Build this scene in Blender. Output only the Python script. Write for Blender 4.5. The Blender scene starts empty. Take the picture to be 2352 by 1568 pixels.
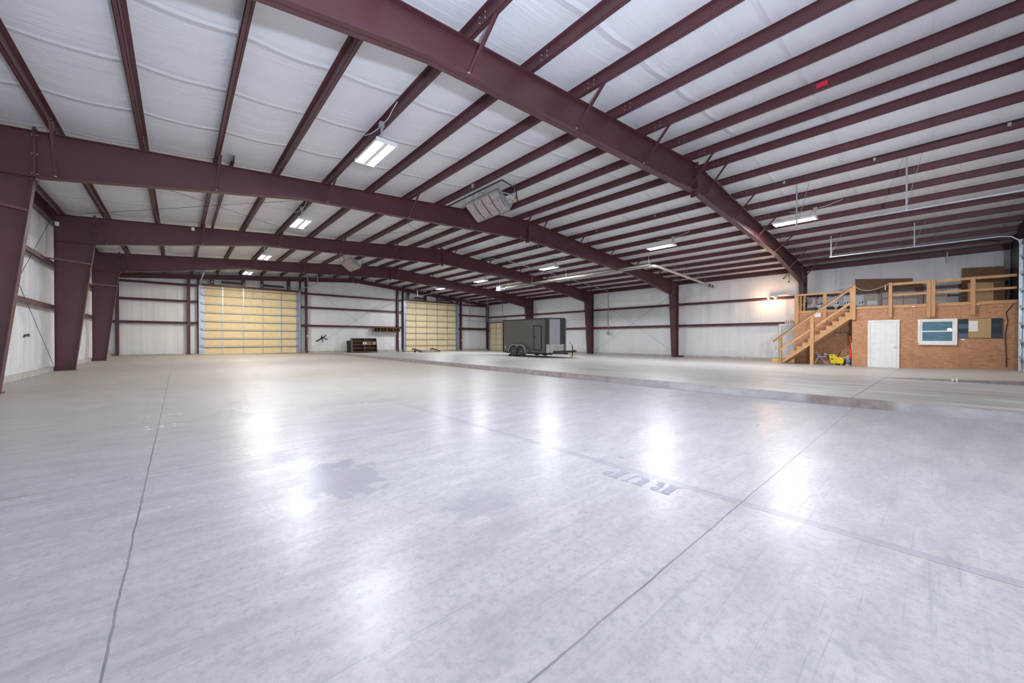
import bpy, bmesh, math, random
from mathutils import Vector, Matrix
R = math.radians
random.seed(7)
scene = bpy.context.scene
col = scene.collection
W = bpy.data.worlds.new('World'); scene.world = W; W.use_nodes = True
# ------------------------------------------------------------------ helpers
ORG = {}
class MB:
    """collects shapes in world coordinates and links them as ONE mesh object"""
    def __init__(s): s.v = []; s.f = []; s.m = []; s.cm = 0; s.sm = []; s.smooth = False
    def mat(s, i): s.cm = i; return s
    def face(s, idx): s.f.append(tuple(idx)); s.m.append(s.cm); s.sm.append(s.smooth)
    def hexa(s, p):      # 8 points: bottom loop 0-3, top loop 4-7
        b = len(s.v); s.v += [Vector(q) for q in p]
        for q in ((0,3,2,1),(4,5,6,7),(0,1,5,4),(1,2,6,5),(2,3,7,6),(3,0,4,7)): s.face([b+i for i in q])
        return s
    def box(s, x0, x1, y0, y1, z0, z1):
        x0, x1 = min(x0,x1), max(x0,x1); y0, y1 = min(y0,y1), max(y0,y1); z0, z1 = min(z0,z1), max(z0,z1)
        return s.hexa([(x0,y0,z0),(x1,y0,z0),(x1,y1,z0),(x0,y1,z0),(x0,y0,z1),(x1,y0,z1),(x1,y1,z1),(x0,y1,z1)])
    def bar(s, p, q, w, h, up=(0,0,1)):   # rectangular bar from p to q
        p, q = Vector(p), Vector(q); d = (q-p).normalized(); up = Vector(up)
        if abs(d.dot(up)) > .98: up = Vector((1,0,0))
        a = d.cross(up).normalized()*w/2; b = a.cross(d).normalized()*h/2
        return s.hexa([p-a-b, p+a-b, q+a-b, q-a-b, p-a+b, p+a+b, q+a+b, q-a+b])
    def ring(s, c, a, b, n):
        k = len(s.v)
        for i in range(n):
            t = 2*math.pi*i/n; s.v.append(c + a*math.cos(t) + b*math.sin(t))
        return k
    def path(s, pts, r, n=8, caps=True):
        pts = [Vector(p) for p in pts]; rs = r if isinstance(r, (list, tuple)) else [r]*len(pts)
        old = s.smooth; s.smooth = True; ks = []; pa = None
        for i, p in enumerate(pts):
            d = (pts[min(i+1, len(pts)-1)] - pts[max(i-1, 0)]).normalized()
            if pa is None:
                u = Vector((0,0,1)) if abs(d.z) < .9 else Vector((1,0,0)); a = d.cross(u).normalized()
            else: a = (pa - d*pa.dot(d)).normalized()
            pa = a; b = d.cross(a); ks.append(s.ring(p, a*rs[i], b*rs[i], n))
        for k0, k1 in zip(ks, ks[1:]):
            for i in range(n): j = (i+1) % n; s.face((k0+i, k0+j, k1+j, k1+i))
        s.smooth = False
        if caps:
            s.face([ks[0]+i for i in range(n)][::-1]); s.face([ks[-1]+i for i in range(n)])
        s.smooth = old
        return s
    def tube(s, p, q, r, n=8): return s.path([p, q], r, n)
    def lathe(s, c, prof, n=20, axis=(0,0,1)):   # prof [(radius, height)]
        ax = Vector(axis).normalized(); c = Vector(c)
        u = Vector((1,0,0)) if abs(ax.x) < .9 else Vector((0,1,0)); a = ax.cross(u).normalized(); b = ax.cross(a)
        ks = [s.ring(c + ax*h, a*max(r,1e-4), b*max(r,1e-4), n) for r, h in prof]
        s.smooth = True
        for k0, k1 in zip(ks, ks[1:]):
            for i in range(n): j = (i+1) % n; s.face((k0+i, k0+j, k1+j, k1+i))
        s.smooth = False
        s.face([ks[0]+i for i in range(n)][::-1]); s.face([ks[-1]+i for i in range(n)])
        return s
    def prism(s, poly, d):     # polygon of 3D points pushed along d
        d = Vector(d); n = len(poly); b = len(s.v)
        s.v += [Vector(p) for p in poly] + [Vector(p)+d for p in poly]
        s.face([b+i for i in range(n)][::-1]); s.face([b+n+i for i in range(n)])
        for i in range(n): j = (i+1) % n; s.face((b+i, b+j, b+n+j, b+n+i))
        return s
    def sheet(s, rows):        # grid of points, smooth
        b = len(s.v); n = len(rows[0])
        for r in rows: s.v += [Vector(p) for p in r]
        s.smooth = True
        for i in range(len(rows)-1):
            for j in range(n-1): s.face((b+i*n+j, b+i*n+j+1, b+(i+1)*n+j+1, b+(i+1)*n+j))
        s.smooth = False
        return s
    def build(s, name, mats, parent=None, bevel=0):
        me = bpy.data.meshes.new(name)
        if parent is not None: o0 = ORG[parent.name]
        else:
            xs = [v.x for v in s.v]; ys = [v.y for v in s.v]; zs = [v.z for v in s.v]
            o0 = Vector(((min(xs)+max(xs))/2, (min(ys)+max(ys))/2, min(zs)))
        me.from_pydata([tuple(v-o0) for v in s.v], [], s.f)
        mats = mats if isinstance(mats, (list, tuple)) else [mats]
        for m in mats: me.materials.append(m)
        for p, mi, sm in zip(me.polygons, s.m, s.sm): p.material_index = mi; p.use_smooth = sm
        bm = bmesh.new(); bm.from_mesh(me); bmesh.ops.recalc_face_normals(bm, faces=bm.faces); bm.to_mesh(me); bm.free()
        o = bpy.data.objects.new(name, me); col.objects.link(o)
        if parent is not None: o.parent = parent
        else: o.location = o0
        ORG[o.name] = o0
        if bevel:
            b = o.modifiers.new('bevel', 'BEVEL'); b.width = bevel; b.segments = 2; b.limit_method = 'ANGLE'
        return o
def tag(o, label, cat, group=None):
    o['label'] = label; o['category'] = cat
    if group: o['group'] = group
    return o
def thing(name, loc, label, cat, group=None):
    o = bpy.data.objects.new(name, None); col.objects.link(o); o.location = loc; o.empty_display_size = .1
    ORG[o.name] = Vector(loc)
    return tag(o, label, cat, group)
def struct(name, mb, mats):
    o = mb.build(name, mats); o['kind'] = 'structure'; return o
def dup(o, parent=None):
    c = o.copy(); col.objects.link(c); ORG[c.name] = ORG[o.name]
    if parent is not None: c.parent = parent
    for ch in list(o.children): dup(ch, c)
    return c
def retag(o, label, loc):
    o.location = loc; o['label'] = label; return o
ORD = ['first','second','third','fourth','fifth','sixth','seventh','eighth','ninth','tenth','eleventh','twelfth']
# ------------------------------------------------------------------ materials
def newmat(name):
    m = bpy.data.materials.new(name); m.use_nodes = True; nt = m.node_tree
    return m, nt, nt.nodes['Principled BSDF']
def N(nt, t, **k):
    n = nt.nodes.new(t)
    for a, b in k.items(): setattr(n, a, b)
    return n
def math_(nt, op, a, b=None, c=None, clamp=False):
    n = nt.nodes.new('ShaderNodeMath'); n.operation = op; n.use_clamp = clamp
    for i, x in enumerate((a, b, c)):
        if x is None: continue
        if isinstance(x, (int, float)): n.inputs[i].default_value = x
        else: nt.links.new(x, n.inputs[i])
    return n.outputs[0]
def mixc(nt, f, a, b):
    n = nt.nodes.new('ShaderNodeMix'); n.data_type = 'RGBA'
    for i, x in ((0, f), (6, a), (7, b)):
        if isinstance(x, (int, float)): n.inputs[i].default_value = x
        elif isinstance(x, tuple): n.inputs[i].default_value = (*x, 1)
        else: nt.links.new(x, n.inputs[i])
    return n.outputs[2]
def coords(nt, scale=(1,1,1), rot=(0,0,0), pos=True):
    mp = nt.nodes.new('ShaderNodeMapping'); mp.inputs['Scale'].default_value = scale; mp.inputs['Rotation'].default_value = rot
    src = nt.nodes.new('ShaderNodeNewGeometry').outputs['Position'] if pos else nt.nodes.new('ShaderNodeTexCoord').outputs['Object']
    nt.links.new(src, mp.inputs['Vector']); return mp.outputs[0]
def noise(nt, vec, scale, detail=4, rough=.55, dist=0):
    n = nt.nodes.new('ShaderNodeTexNoise'); n.inputs['Scale'].default_value = scale; n.inputs['Detail'].default_value = detail
    n.inputs['Roughness'].default_value = rough; n.inputs['Distortion'].default_value = dist
    nt.links.new(vec, n.inputs['Vector']); return n.outputs['Fac']
def ramp(nt, f, a, b, c0=0.0, c1=1.0):
    n = nt.nodes.new('ShaderNodeMapRange'); n.clamp = True
    nt.links.new(f, n.inputs[0]); n.inputs[1].default_value = a; n.inputs[2].default_value = b
    n.inputs[3].default_value = c0; n.inputs[4].default_value = c1; return n.outputs[0]
def bump(nt, bs, h, strength, dist=.02):
    b = nt.nodes.new('ShaderNodeBump'); b.inputs['Strength'].default_value = strength; b.inputs['Distance'].default_value = dist
    nt.links.new(h, b.inputs['Height']); nt.links.new(b.outputs[0], bs.inputs['Normal'])
def sepxyz(nt):
    g = nt.nodes.new('ShaderNodeNewGeometry'); s = nt.nodes.new('ShaderNodeSeparateXYZ'); nt.links.new(g.outputs['Position'], s.inputs[0])
    return s.outputs[0], s.outputs[1], s.outputs[2]
def line(nt, x, at, w):   # 1 on a line of half-width w
    return math_(nt, 'LESS_THAN', math_(nt, 'ABSOLUTE', math_(nt, 'SUBTRACT', x, at)), w)
def plain(name, c, rough=.5, metal=0, var=.12, scale=6, spec=.5, emit=None, bmp=0):
    m, nt, bs = newmat(name)
    f = noise(nt, coords(nt, pos=False), scale)
    a = tuple(x*(1-var) for x in c); b = tuple(min(1, x*(1+var)) for x in c)
    nt.links.new(mixc(nt, ramp(nt, f, .3, .7), a, b), bs.inputs['Base Color'])
    bs.inputs['Roughness'].default_value = rough; bs.inputs['Metallic'].default_value = metal
    bs.inputs['Specular IOR Level'].default_value = spec
    if emit:
        bs.inputs['Emission Color'].default_value = (*emit[0], 1); bs.inputs['Emission Strength'].default_value = emit[1]
    if bmp: bump(nt, bs, noise(nt, coords(nt, pos=False), scale*6), bmp)
    return m
def steel_paint():
    m, nt, bs = newmat('oxide_red_paint')
    v = coords(nt); f = noise(nt, v, 1.2, 5); g = noise(nt, v, 14, 3)
    c = mixc(nt, ramp(nt, f, .3, .7), (.086,.029,.036), (.114,.039,.047))
    dust = ramp(nt, noise(nt, v, 4, 6, .7), .58, .8, 0, .22)
    x, y, z = sepxyz(nt)
    dust = math_(nt, 'MULTIPLY', dust, ramp(nt, x, 2, 20, .25, 1))
    nt.links.new(mixc(nt, dust, c, (.30,.19,.16)), bs.inputs['Base Color'])
    nt.links.new(ramp(nt, g, .3, .7, .38, .5), bs.inputs['Roughness'])
    return m
def liner(name, base, axis):   # white vinyl-faced insulation; axis = direction the creases run along
    m, nt, bs = newmat(name)
    sc = {'x': (.30, 10, 1), 'zy': (1, 8, .30), 'zx': (8, 1, .30)}[axis]
    v = coords(nt, sc); f = noise(nt, v, 1.6, 5, .6, .15); v2 = coords(nt, tuple(k*.3 for k in sc)); g = noise(nt, v2, 1.0, 3, .5)
    x, y, z = sepxyz(nt); along = x if axis == 'zx' else y
    wob = math_(nt, 'MULTIPLY', math_(nt, 'SUBTRACT', noise(nt, coords(nt), .7, 2), .5), .12 if axis == 'x' else .03)
    fr = math_(nt, 'FRACT', math_(nt, 'DIVIDE', math_(nt, 'ADD', math_(nt, 'ADD', along, wob), 50.3), 1.83))
    dseam = math_(nt, 'ABSOLUTE', math_(nt, 'SUBTRACT', fr, .5))
    seam = ramp(nt, dseam, 0, .007, 1, 0)
    c = mixc(nt, ramp(nt, g, .3, .7), tuple(k*.95 for k in base), base)
    c = mixc(nt, math_(nt, 'MULTIPLY', seam, .22), c, tuple(k*.62 for k in base))
    if axis != 'x':
        dirt = ramp(nt, math_(nt, 'ADD', z, math_(nt, 'MULTIPLY', noise(nt, coords(nt), 2.2, 5), .9)), .30, .8, .35, 0)
        c = mixc(nt, dirt, c, (.52,.48,.42))
    nt.links.new(c, bs.inputs['Base Color'])
    bs.inputs['Roughness'].default_value = .33; bs.inputs['Specular IOR Level'].default_value = .5
    k = noise(nt, coords(nt), 1.1, 2)
    h = math_(nt, 'ADD', math_(nt, 'MULTIPLY', math_(nt, 'MULTIPLY', f, ramp(nt, k, .35, .65, .3, 1)), .42 if axis == 'x' else .8), math_(nt, 'MULTIPLY', g, .55 if axis == 'x' else 1.3))
    h = math_(nt, 'ADD', h, math_(nt, 'MULTIPLY', ramp(nt, dseam, 0, .05, 1, 0), .75 if axis == 'x' else .35))
    bump(nt, bs, h, .8, .035)
    return m
def concrete_left():
    m, nt, bs = newmat('polished_concrete'); x, y, z = sepxyz(nt)
    v = coords(nt); vs = coords(nt, (.5, 1.5, 1), (0,0,R(18)))
    big = noise(nt, v, .35, 5, .6); st = noise(nt, vs, 3.2, 7, .68, .15); fine = noise(nt, v, 22, 5, .75); cl = noise(nt, v, 1.7, 6, .62)
    a = mixc(nt, ramp(nt, st, .34, .66), (.336,.329,.344), (.456,.447,.457))
    a = mixc(nt, ramp(nt, cl, .42, .62, 0, .32), a, (.36,.352,.37))
    a = mixc(nt, ramp(nt, fine, .47, .62, 0, .55), a, (.28,.285,.31))
    spk = noise(nt, v, 38, 2, .5)
    a = mixc(nt, math_(nt, 'MULTIPLY', ramp(nt, spk, .63, .69, 0, .55), ramp(nt, big, .4, .6, .2, 1)), a, (.22,.225,.27))
    blob = noise(nt, v, 7, 2, .5); a = mixc(nt, ramp(nt, blob, .66, .74, 0, .45), a, (.25,.26,.30))
    scr = noise(nt, coords(nt, (.6, 26, 1), (0,0,R(-14))), 1.0, 4, .8); a = mixc(nt, ramp(nt, scr, .57, .66, 0, .45), a, (.25,.255,.30))
    scr2 = noise(nt, coords(nt, (30, .5, 1), (0,0,R(22))), 1.0, 4, .8); a = mixc(nt, ramp(nt, scr2, .62, .69, 0, .32), a, (.27,.275,.31))
    warm = ramp(nt, math_(nt, 'ADD', y, math_(nt, 'MULTIPLY', big, 6)), 7, 15, 0, 1)
    wc = mixc(nt, ramp(nt, math_(nt, 'ADD', math_(nt, 'MULTIPLY', cl, .7), math_(nt, 'MULTIPLY', st, .3)), .35, .65), (.355,.318,.278), (.425,.388,.345))
    a = mixc(nt, warm, a, wc)
    # worn, darker scuffed sweep marks
    sw = noise(nt, coords(nt, (.5, 5, 1), (0,0,R(-28))), 2.4, 6, .75)
    a = mixc(nt, ramp(nt, sw, .55, .75, 0, .3), a, (.28,.29,.335))
    # damp looking patches: (x, y, rx, ry)
    for cx, cy, rx, ry, s in ((.95,3.18,.36,.52,.75),(1.55,2.05,.28,.22,.4),(.68,4.1,.28,.2,.5),(-.08,1.9,.16,.10,.18),(.42,1.95,.10,.10,.18),(.58,3.85,.10,.05,.6)):
        dx = math_(nt, 'DIVIDE', math_(nt, 'SUBTRACT', x, cx), rx); dy = math_(nt, 'DIVIDE', math_(nt, 'SUBTRACT', y, cy), ry)
        d = math_(nt, 'SQRT', math_(nt, 'ADD', math_(nt, 'MULTIPLY', dx, dx), math_(nt, 'MULTIPLY', dy, dy)))
        d = math_(nt, 'ADD', d, math_(nt, 'MULTIPLY', math_(nt, 'SUBTRACT', noise(nt, v, 5.5, 5, .6), .5), 2.6))
        a = mixc(nt, ramp(nt, d, .78, .92, s, 0), a, (.255,.252,.295))
    # saw cut joints
    wob = math_(nt, 'MULTIPLY', math_(nt, 'SUBTRACT', noise(nt, v, 3, 6, .7), .5), .022)
    xw = math_(nt, 'ADD', x, wob); yw = math_(nt, 'ADD', y, wob); jt = None
    for at in (-.195, 2.862, 5.92): 
        l = line(nt, xw, at, .0045); jt = l if jt is None else math_(nt, 'MAXIMUM', jt, l)
    for at in (.875, 4.31, 6.75, 12.6, 20.2, 27.8):
        jt = math_(nt, 'MAXIMUM', jt, math_(nt, 'MULTIPLY', line(nt, yw, at, .0045 if at < 3 else .009), 1.0 if at < 3 else .65))
    tape = math_(nt, 'MULTIPLY', line(nt, x, 2.91, .032), ramp(nt, y, 5, 6.5, 1, 0))
    a = mixc(nt, math_(nt, 'MULTIPLY', tape, ramp(nt, fine, .3, .6, .75, .3)), a, (.25,.245,.31))
    a = mixc(nt, math_(nt, 'MULTIPLY', jt, ramp(nt, cl, .3, .6, .95, .6)), a, (.16,.14,.14))
    # chalk marks
    for cx, cy in ((-.17,7.4),(-.17,6.6),(2.42,6.5)):
        dx = math_(nt, 'DIVIDE', math_(nt, 'SUBTRACT', x, cx), .26); dy = math_(nt, 'DIVIDE', math_(nt, 'SUBTRACT', y, cy), .22)
        d = math_(nt, 'SQRT', math_(nt, 'ADD', math_(nt, 'MULTIPLY', dx, dx), math_(nt, 'MULTIPLY', dy, dy)))
        ch = math_(nt, 'MULTIPLY', ramp(nt, d, .6, 1, 1, 0), ramp(nt, noise(nt, v, 16, 3), .60, .63))
        a = mixc(nt, ch, a, (.85,.85,.85))
    nt.links.new(a, bs.inputs['Base Color'])
    r = math_(nt, 'ADD', ramp(nt, cl, .3, .7, .27, .34), ramp(nt, warm, 0, 1, 0, .2)); nt.links.new(r, bs.inputs['Roughness'])
    bs.inputs['Specular IOR Level'].default_value = .19
    h = math_(nt, 'SUBTRACT', math_(nt, 'MULTIPLY', cl, .25), jt); bump(nt, bs, h, .06, .01)
    return m
def concrete_right():
    m, nt, bs = newmat('dusty_concrete'); x, y, z = sepxyz(nt)
    v = coords(nt); vs = coords(nt, (1.2, .25, 1), (0,0,R(8)))
    st = noise(nt, vs, 1.8, 5, .6, .5); cl = noise(nt, v, .8, 5)
    a = mixc(nt, ramp(nt, st, .3, .7), (.37,.345,.32), (.50,.48,.455))
    a = mixc(nt, ramp(nt, cl, .4, .7, 0, .5), a, (.40,.385,.37))
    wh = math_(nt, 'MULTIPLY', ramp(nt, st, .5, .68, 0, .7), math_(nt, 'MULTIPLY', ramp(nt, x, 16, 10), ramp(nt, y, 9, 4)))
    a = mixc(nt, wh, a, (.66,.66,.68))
    j = math_(nt, 'MAXIMUM', line(nt, y, .93, .012), math_(nt, 'MULTIPLY', line(nt, y, 12.6, .012), .6))
    a = mixc(nt, math_(nt, 'MULTIPLY', j, .8), a, (.2,.18,.17))
    nt.links.new(a, bs.inputs['Base Color']); nt.links.new(ramp(nt, st, .3, .7, .35, .5), bs.inputs['Roughness'])
    return m
def concrete_edge(nm, pl):
    m, nt, bs = newmat(nm); x, y, z = sepxyz(nt)
    v = coords(nt); f = noise(nt, v, 5, 6, .7); g = noise(nt, v, 1.3, 4)
    a = mixc(nt, ramp(nt, f, .3, .7), (.17,.135,.125), (.30,.262,.25))
    pale = math_(nt, 'MAXIMUM', ramp(nt, y, .5, .35), math_(nt, 'MULTIPLY', ramp(nt, y, 1.45, 1.6), ramp(nt, y, 6, 3.6)))
    a = mixc(nt, math_(nt, 'MULTIPLY', math_(nt, 'MULTIPLY', pale, pl), ramp(nt, g, .3, .6, .4, .9)), a, (.46,.465,.49))
    nt.links.new(a, bs.inputs['Base Color']); bs.inputs['Roughness'].default_value = .8
    bump(nt, bs, f, .6, .03)
    return m
def osb(name, tint=1.0):
    m, nt, bs = newmat(name); v = coords(nt, (1,1,1))
    def flakes(rot, sc):
        mp = nt.nodes.new('ShaderNodeMapping'); mp.inputs['Rotation'].default_value = (R(rot),0,0); mp.inputs['Scale'].default_value = sc; nt.links.new(v, mp.inputs[0])
        vo = nt.nodes.new('ShaderNodeTexVoronoi'); vo.inputs['Scale'].default_value = 1; vo.inputs['Randomness'].default_value = 1; nt.links.new(mp.outputs[0], vo.inputs['Vector'])
        s = nt.nodes.new('ShaderNodeSeparateColor'); nt.links.new(vo.outputs['Color'], s.inputs[0]); return s
    s1 = flakes(28, (3, 8, 23)); s2 = flakes(-50, (3, 8.5, 26)); pick = ramp(nt, noise(nt, v, 9, 2), .48, .52)
    r_ = mixc(nt, pick, s1.outputs[0], s2.outputs[0]); g_ = mixc(nt, pick, s1.outputs[1], s2.outputs[1])
    a = mixc(nt, r_, tuple(k*tint for k in (.42,.195,.092)), tuple(k*tint for k in (.60,.325,.17)))
    a = mixc(nt, ramp(nt, g_, .90, .98, 0, .6), a, tuple(k*tint for k in (.26,.11,.05)))
    a = mixc(nt, ramp(nt, noise(nt, v, .7, 4), .35, .65, 0, .35), a, tuple(k*tint for k in (.46,.20,.09)))
    x, y, z = sepxyz(nt)
    if tint == 1.0:
        sm = None
        for at in (-1.74, -.68, .61, 1.83, 3.05):
            l = line(nt, y, at, .004); sm = l if sm is None else math_(nt, 'MAXIMUM', sm, l)
        sm = math_(nt, 'MAXIMUM', sm, line(nt, z, 2.33, .004))
        a = mixc(nt, math_(nt, 'MULTIPLY', sm, .5), a, (.16,.07,.03))
        gr = math_(nt, 'MULTIPLY', ramp(nt, z, 1.3, 0, 0, .45), ramp(nt, noise(nt, v, 1.6, 5), .4, .7)); a = mixc(nt, gr, a, (.22,.12,.07))
    nt.links.new(a, bs.inputs['Base Color']); bs.inputs['Roughness'].default_value = .6
    return m
def wood(name, c, axis=1):
    m, nt, bs = newmat(name); sc = [9, 9, 9]; sc[axis] = .8
    f = noise(nt, coords(nt, tuple(sc)), 3, 6, .65, .5)
    a = mixc(nt, ramp(nt, f, .3, .72), tuple(k*.72 for k in c), tuple(min(1,k*1.12) for k in c))
    nt.links.new(a, bs.inputs['Base Color']); bs.inputs['Roughness'].default_value = .55
    return m
def glass_pane():
    m, nt, bs = newmat('window_glass'); x, y, z = sepxyz(nt)
    f = noise(nt, coords(nt, (1, 1.2, 5)), 2.2, 3, .5, 1.0)
    a = mixc(nt, ramp(nt, f, .25, .75), (.075,.16,.22), (.13,.27,.34)); nt.links.new(a, bs.inputs['Base Color'])  # blue reflection painted into the base colour of the opaque panes
    bs.inputs['Roughness'].default_value = .012; bs.inputs['Specular IOR Level'].default_value = .5
    return m
M = dict(_=None,
    steel=steel_paint(), roof=liner('ceiling_vinyl', (.76,.775,.83), 'x'), wallx=liner('wall_vinyl', (.86,.87,.89), 'zy'), wallz=liner('endwall_vinyl', (.86,.87,.89), 'zx'),
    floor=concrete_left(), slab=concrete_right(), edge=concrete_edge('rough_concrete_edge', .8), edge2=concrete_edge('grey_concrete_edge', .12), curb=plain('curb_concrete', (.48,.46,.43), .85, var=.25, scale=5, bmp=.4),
    osb=osb('strand_board'), osbd=osb('dark_strand_board', .5), pine=wood('pine_lumber', (.62,.335,.15)), pinez=wood('pine_lumber_upright', (.62,.335,.15), 2), pined=wood('weathered_lumber', (.42,.27,.12), 2),
    galv=plain('galvanised_steel', (.44,.50,.59), .38, .75, .12, 9), galvd=plain('dull_galvanised', (.36,.40,.43), .5, .4, .15, 9),
    foam=plain('cream_foam_panel', (.82,.665,.40), .6, 0, .05, 3), track=plain('track_steel', (.45,.50,.55), .4, .7, .15, 7),
    black=plain('black_metal', (.022,.022,.024), .45), dark=plain('dark_steel', (.05,.03,.035), .6), white=plain('white_paint', (.80,.80,.79), .4, 0, .04), whitep=plain('white_paper', (.84,.85,.84), .7, 0, .03),
    enamel=plain('white_enamel', (.82,.82,.84), .35, 0, .03), tube=plain('lit_tube', (1,1,1), .4, emit=((.93,.96,1.0), 26)), tubew=plain('lit_tube_warm', (1,1,1), .4, emit=((1,.93,.78), 24)),
    bulb=plain('lit_flood_lens', (1,.9,.8), .3, emit=((1,.66,.38), 60)), bulboff=plain('flood_lens', (.9,.88,.84), .2, emit=((1,.8,.6), 4)),
    grey=plain('grey_metal', (.42,.43,.45), .45, .3), heater=plain('heater_grille', (.44,.39,.41), .55, .2, .25, 8), brass=plain('brass', (.72,.52,.22), .3, .9),
    red=plain('red_plastic', (.70,.03,.03), .4), yellow=plain('yellow_plastic', (.86,.68,.02), .4, var=.05), rubber=plain('tyre_rubber', (.075,.07,.07), .75, var=.25, scale=12),
    trail=plain('olive_grey_trailer_paint', (.135,.137,.122), .35, .1, .06, 3), traild=plain('dark_trim', (.03,.038,.042), .28, .3), trailn=plain('nose_reflection_grey', (.30,.295,.31), .32, .3, .05), chrome=plain('stone_guard', (.42,.41,.39), .28, .75, .25, 6),
    brown=wood('dark_stained_wood', (.105,.058,.04), 0), brownl=wood('stained_wood_side', (.24,.155,.10), 2), cubby=wood('varnished_wood', (.40,.22,.10), 0), green=plain('dark_green_board', (.035,.075,.065), .6),
    carton=plain('cardboard', (.52,.33,.16), .8, var=.1), cork=plain('cork_board', (.50,.33,.155), .8, var=.12, scale=40), laminate=plain('taupe_laminate', (.52,.42,.355), .5, var=.05), navy=plain('navy_carpet_sample', (.035,.05,.075), .95, var=.3, scale=60), slate=plain('blue_carpet_sample', (.115,.15,.24), .95, var=.25, scale=60), char=plain('charcoal_carpet_sample', (.06,.065,.07), .95, var=.5, scale=45),
    stencil=plain('worn_stencil_paint', (.265,.265,.325), .5, var=.14, scale=18), sticker=plain('red_sticker', (.75,.03,.06), .4, var=.35, scale=40), exitred=plain('exit_letter_red', (.70,.04,.09), .5), glass=glass_pane(), pail=plain('blue_grey_pail', (.16,.23,.28), .5), rust=plain('rusty_plate', (.15,.125,.11), .6, .4, .25, 5), rope=plain('pale_rope', (.62,.50,.36), .8), belt=plain('machine_green', (.08,.085,.07), .5), ivory=plain('machine_ivory', (.62,.62,.58), .4), fan=plain('fan_black', (.05,.05,.05), .5), tape=plain('black_tape', (.035,.035,.035), .6), door=plain('grey_white_door', (.66,.68,.70), .5, var=.03))
for k in ('tube', 'tubew', 'bulb', 'bulboff'): M[k].cycles.emission_sampling = 'NONE'
# ------------------------------------------------------------------ building geometry
XL, XR, YA, S, YE, YN = -3.2, 27.743, 5.09, 7.62, 35.5, -2.2
WL, WR, WE = -3.42, 27.96, 35.72
XM, ZM = 12.27, 6.65
def ztop(x): return 5.43 + (x-XL)*(ZM-5.43)/(XM-XL) if x < XM else ZM - (x-XM)*(ZM-5.255)/(XR-XM)
def tilt(x): return -.18*(x-XL)/(XR-XL)
def smooth(a, b, t): t = max(0, min(1, (t-a)/(b-a))); return t*t*(3-2*t)
def zfloor(x, y): return -.07*smooth(0, 8, x)*smooth(27, 34, y)
def zslab(x, y):
    z = .13 - .314*(x-8.45)/19.29
    z -= (.20 if x < 12 else .20 - .15*smooth(12, 24, x))*smooth(27, 33, y)
    if x > 15.2: z += .12*max(0, min(1, (1.05-y)/3))
    return z
FR = [YA + k*S for k in range(4)]
# --- floor
mb = MB(); xs = [WL-.1 + i*(8.5-WL+.1)/20 for i in range(21)]; ys = [-4+i for i in range(41)]; ys[-1] = WE+.1
mb.sheet([[(x, y, zfloor(x, y)) for x in xs] for y in ys]); struct('floor', mb, M['floor'])
mb = MB(); ys2 = [YN-.4, -1.5, -.75, 0, .5, 1.05] + [2+i for i in range(34)] + [WE+.1]
xa = [8.52+i*(15.2-8.52)/8 for i in range(9)]; xb = [15.2+i*(WR+.1-15.2)/12 for i in range(13)]
mb.sheet([[(x, y, zslab(min(x, 15.199), y)) for x in xa] for y in ys2])
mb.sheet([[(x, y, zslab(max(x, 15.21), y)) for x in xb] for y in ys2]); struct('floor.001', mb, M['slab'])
# step faces (two rough concrete edges)
mb = MB(); rows = []
for i in range(160):
    y = YN-.4 + i*(34.0-YN+.4)/159; z0 = zfloor(8.45, y)-.02; z1 = max(zslab(8.46, y), z0+.015); j = random.uniform(-.012, .012); xo = -.55*smooth(28.5, 33, y)*.6
    fl = -(.9*smooth(27.5, 31.5, y))
    rows.append([(8.40+j+fl, y, z0), (8.415+j*.7+fl, y, z0+(z1-z0)*.6), (8.45+j+fl, y, z1-.02), (8.50+fl, y, z1+.001), (8.56, y, z1+.0015)])
mb.sheet(rows); struct('trim_1', mb, M['edge'])
mb = MB(); rows = []
for i in range(30):
    y = YN-.4 + i*(1.05-YN+.4)/29; za = zslab(15.19, y)-.01; zb = zslab(15.22, y)
    rows.append([(15.15, y, za), (15.17, y, za+(zb-za)*.8), (15.2, y, zb+.001), (15.26, y, zb+.002)])
mb.sheet(rows); struct('trim_2', mb, M['edge2'])
# --- purlins
PX = [XM-.53-1.37*k for k in range(11)][::-1] + [XM+.53+1.37*k for k in range(11)]
# --- ceiling, sagging a little between the purlins
cx = [WL-.1] + PX[:11] + [XM] + PX[11:] + [WR+.1]; rows = []
yy = [YN-.3 + i*(WE+.2-YN+.3)/60 for i in range(61)]
pts = []
for a, b in zip(cx, cx[1:]):
    n = 6 if b-a > .8 else 2
    for i in range(n): t = i/n; x = a+(b-a)*t; pts.append((x, ztop(x)+.205 - (.05 if n == 6 else .0)*math.sin(math.pi*t)))
pts.append((cx[-1], ztop(cx[-1])+.205))
mb = MB(); mb.sheet([[(x, y, z) for x, z in pts] for y in yy]); struct('ceiling', mb, M['roof'])
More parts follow.
